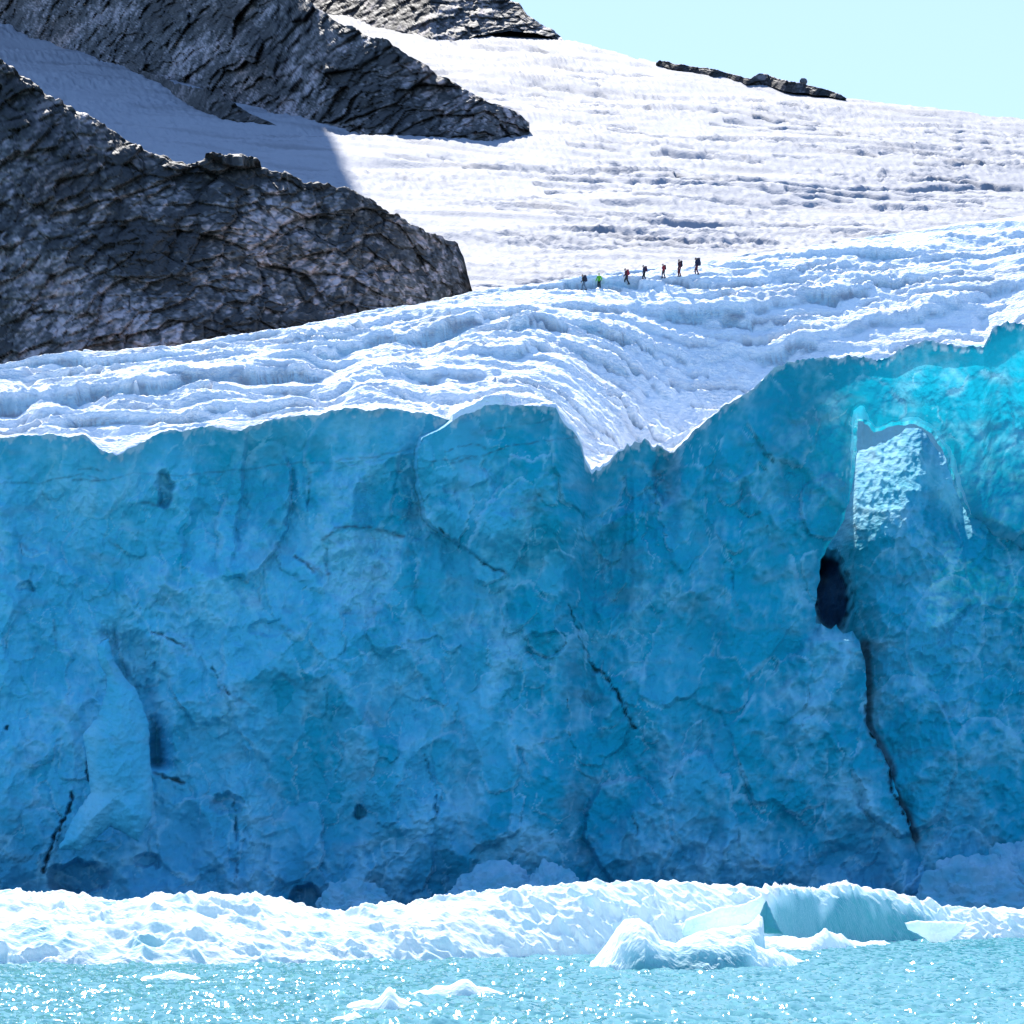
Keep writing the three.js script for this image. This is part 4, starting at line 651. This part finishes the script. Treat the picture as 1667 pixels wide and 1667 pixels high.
    const arms = (g) => [1, -1].flatMap((s) => [[sh(s), elbow(s), 0.056 + g, 0.043 + g], [elbow(s), wrist(s), 0.043 + g, 0.030 + g]]);
    const torso = (g) => [[[0, hipY + 0.02, 0.07], [0, hipY + 0.02, -0.07], 0.10 + g, 0.10 + g], [[0.01, hipY + 0.1, 0], [chest[0], chest[1] - 0.08, 0], 0.125 + g, 0.14 + g], [[chest[0], chest[1], 0.09], [chest[0], chest[1], -0.09], 0.115 + g, 0.115 + g]];
    const feet = (g) => [1, -1].flatMap((s) => [[[foot(s)[0] - 0.04, 0.05, s * 0.10], [foot(s)[0] + 0.15, 0.035, s * 0.115], 0.04 + g, 0.032 + g], [foot(s), [foot(s)[0] - 0.02, 0.06, s * 0.10], 0.042 + g, 0.042 + g]]);
    const lo = [-0.62, -0.02, -0.5], hi = [0.72, 1.9, 0.5];
    const at = (g, p, s) => { const c = g.clone(); if (s < 0) { c.scale(1, 1, -1); const q = c.attributes.position; for (let i = 0; i < q.count; i += 3) for (let a = 0; a < 3; a++) { const v = q.array[i * 3 + a]; q.array[i * 3 + a] = q.array[i * 3 + 3 + a]; q.array[i * 3 + 3 + a] = v; } c.computeVertexNormals(); } c.translate(...p); return c; };
    const body = skin([...legs(0), ...arms(0), ...torso(-0.01), ...feet(-0.006), [[chest[0], chest[1] + 0.05, 0], [headAt[0] - 0.02, headAt[1] - 0.1, 0], 0.07, 0.055]], lo, hi, 72, 0.035);
    return {
      body: mergeGeometries([body, at(head, headAt, 1), at(hand, wrist(1), 1), at(hand, wrist(-1), -1)]),
      hat: at(hatShape, headAt, 1),
      jacket: skin([...arms(0.02), ...torso(0.03), [[0, hipY - 0.04, 0.05], [0, hipY - 0.04, -0.05], 0.125, 0.125], [neck, [neck[0], neck[1] + 0.01, 0], 0.075, 0.07]], lo, hi, 64, 0.04),
      trousers: skin([...legs(0.02), [hip(1), hip(-1), 0.11, 0.11]], lo, hi, 60, 0.04),
      boots: skin(feet(0.018), lo, [0.72, 0.5, 0.5], 48, 0.02),
      back: [chest[0] - 0.16, chest[1] - 0.06, 0], lean,
    };
  }
  const poses = [pose({ stride: 0.24, lean: 0.22, swing: 0.2 }), pose({ stride: 0.07, lean: 0.05, swing: 0.05, apart: 0.13 }), pose({ stride: 0.15, lean: 0.12, swing: 0.12 })];
  const cloth = (r, g, b) => new THREE.MeshStandardMaterial({ color: new THREE.Color().setRGB(r, g, b), roughness: 0.85 });
  const black = cloth(0.012, 0.012, 0.014), navy = cloth(0.014, 0.018, 0.045), red = cloth(0.30, 0.015, 0.025), maroon = cloth(0.07, 0.014, 0.022), green = cloth(0.12, 0.42, 0.02), blueGrey = cloth(0.10, 0.15, 0.20), darkRed = cloth(0.09, 0.012, 0.02), wine = cloth(0.05, 0.012, 0.035);
  function packShape(w, h, d) {
    const s = new THREE.Shape(), a = d / 2, b = h / 2; s.moveTo(a, -b); s.lineTo(a, b * 0.9); s.quadraticCurveTo(0, b * 1.1, -a * 0.9, b * 0.7); s.quadraticCurveTo(-a * 1.25, -b * 0.3, -a, -b * 0.9); s.quadraticCurveTo(0, -b * 1.08, a, -b);
    const g = new THREE.ExtrudeGeometry(s, { depth: w - 0.08, bevelEnabled: true, bevelSize: 0.035, bevelThickness: 0.04, bevelSegments: 3, curveSegments: 8 }); g.translate(0, 0, -(w - 0.08) / 2); return g;
  }
  // column, row of the feet, height in rows, pose, turn, jacket, trousers, hat, pack (material, size) and words
  const hikers = [
    [951, 471.5, 26, 0, 0.12, black, blueGrey, black, navy, [0.34, 0.56, 0.24], 'person in black jacket and blue-grey trousers leading the line of hikers at the left', 'navy backpack worn by the leftmost hiker in blue-grey trousers'],
    [975.5, 469, 25, 1, 1.2, green, black, green, null, null, 'person in bright green jacket standing on the ice, second from the left'],
    [1020.5, 462.5, 27, 0, 0.1, maroon, black, black, red, [0.30, 0.44, 0.2], 'person in maroon jacket striding with a red backpack, third from the left', 'red backpack worn by the hiker in the maroon jacket'],
    [1049, 456.5, 25, 2, 0.2, navy, black, black, wine, [0.32, 0.46, 0.22], 'person in navy jacket leaning forward, middle of the line of hikers', 'dark purple backpack worn by the middle hiker of the line'],
    [1080.5, 452, 24, 2, 0.5, red, black, maroon, darkRed, [0.28, 0.4, 0.18], 'person in red jacket and black trousers, third from the right', 'dark red backpack worn by the hiker in the red jacket'],
    [1106.5, 450, 29.5, 1, 0.3, maroon, darkRed, black, black, [0.24, 0.5, 0.14], 'tall upright person in long dark maroon jacket, second from the right', 'flat black backpack worn by the tall upright hiker'],
    [1134.5, 447.5, 29, 2, 0.1, navy, darkRed, black, navy, [0.38, 0.62, 0.27], 'last person of the line at the right, navy jacket and dark red trousers', 'large navy backpack worn by the last hiker at the right'],
  ];
  for (const [px, py, rows, pi, turn, jk, tr, ht, pm, size, label, packLabel] of hikers) {
    let best = 1e9, q = [0, 0, 0], spot = null;
    for (let w = 20; w < ridgeW(px) * 1.01; w += 0.2) { topPoint(px, w, q); const d = Math.abs(HOR - (q[1] - EYE) / q[2] * F - py); if (d < best) { best = d; spot = [q[0], q[1], q[2]]; } }
    const P0 = poses[pi], k = clamp(rows / F * spot[2] / 1.8, 0.93, 1.1), t = thing('person', label, 'person', 'hikers in a line on the glacier');
    mesh(P0.body, skinMat, 'body', {}, t); mesh(P0.jacket, jk, 'jacket', {}, t); mesh(P0.trousers, tr, 'trousers', {}, t); mesh(P0.boots, black, 'boots', {}, t); mesh(P0.hat, ht, 'hat', {}, t);
    t.position.set(spot[0], spot[1] - 0.02, -spot[2]); t.rotation.y = Math.PI + turn; t.scale.setScalar(k);
    if (!pm) continue;
    const b = thing('backpack', packLabel, 'backpack', 'backpacks of the hikers'), [w, h, d] = size;
    const c = mesh(packShape(w, h, d), pm, 'pack_bag', {}, b); const lid = mesh(packShape(w * 0.9, 0.12, d * 0.95), pm, 'pack_lid', {}, b); lid.position.set(0, h / 2 + 0.05, 0);
    for (const s of [1, -1]) mesh(new THREE.TubeGeometry(new THREE.CatmullRomCurve3([[0.1, h * 0.42, s * 0.11], [0.25, h * 0.5, s * 0.12], [0.36, h * 0.2, s * 0.13], [0.3, -h * 0.2, s * 0.15], [0.08, -h * 0.36, s * 0.13]].map((v) => new THREE.Vector3(...v))), 14, 0.02, 6), black, 'strap', {}, b);
    b.position.set(P0.back[0] - d * 0.35, P0.back[1], 0).multiplyScalar(k).applyAxisAngle(new THREE.Vector3(0, 1, 0), t.rotation.y).add(t.position); b.rotation.set(0, t.rotation.y, 0); b.rotateZ(-P0.lean * 0.9); b.scale.setScalar(k);
  }
}

renderer.render(scene, camera);
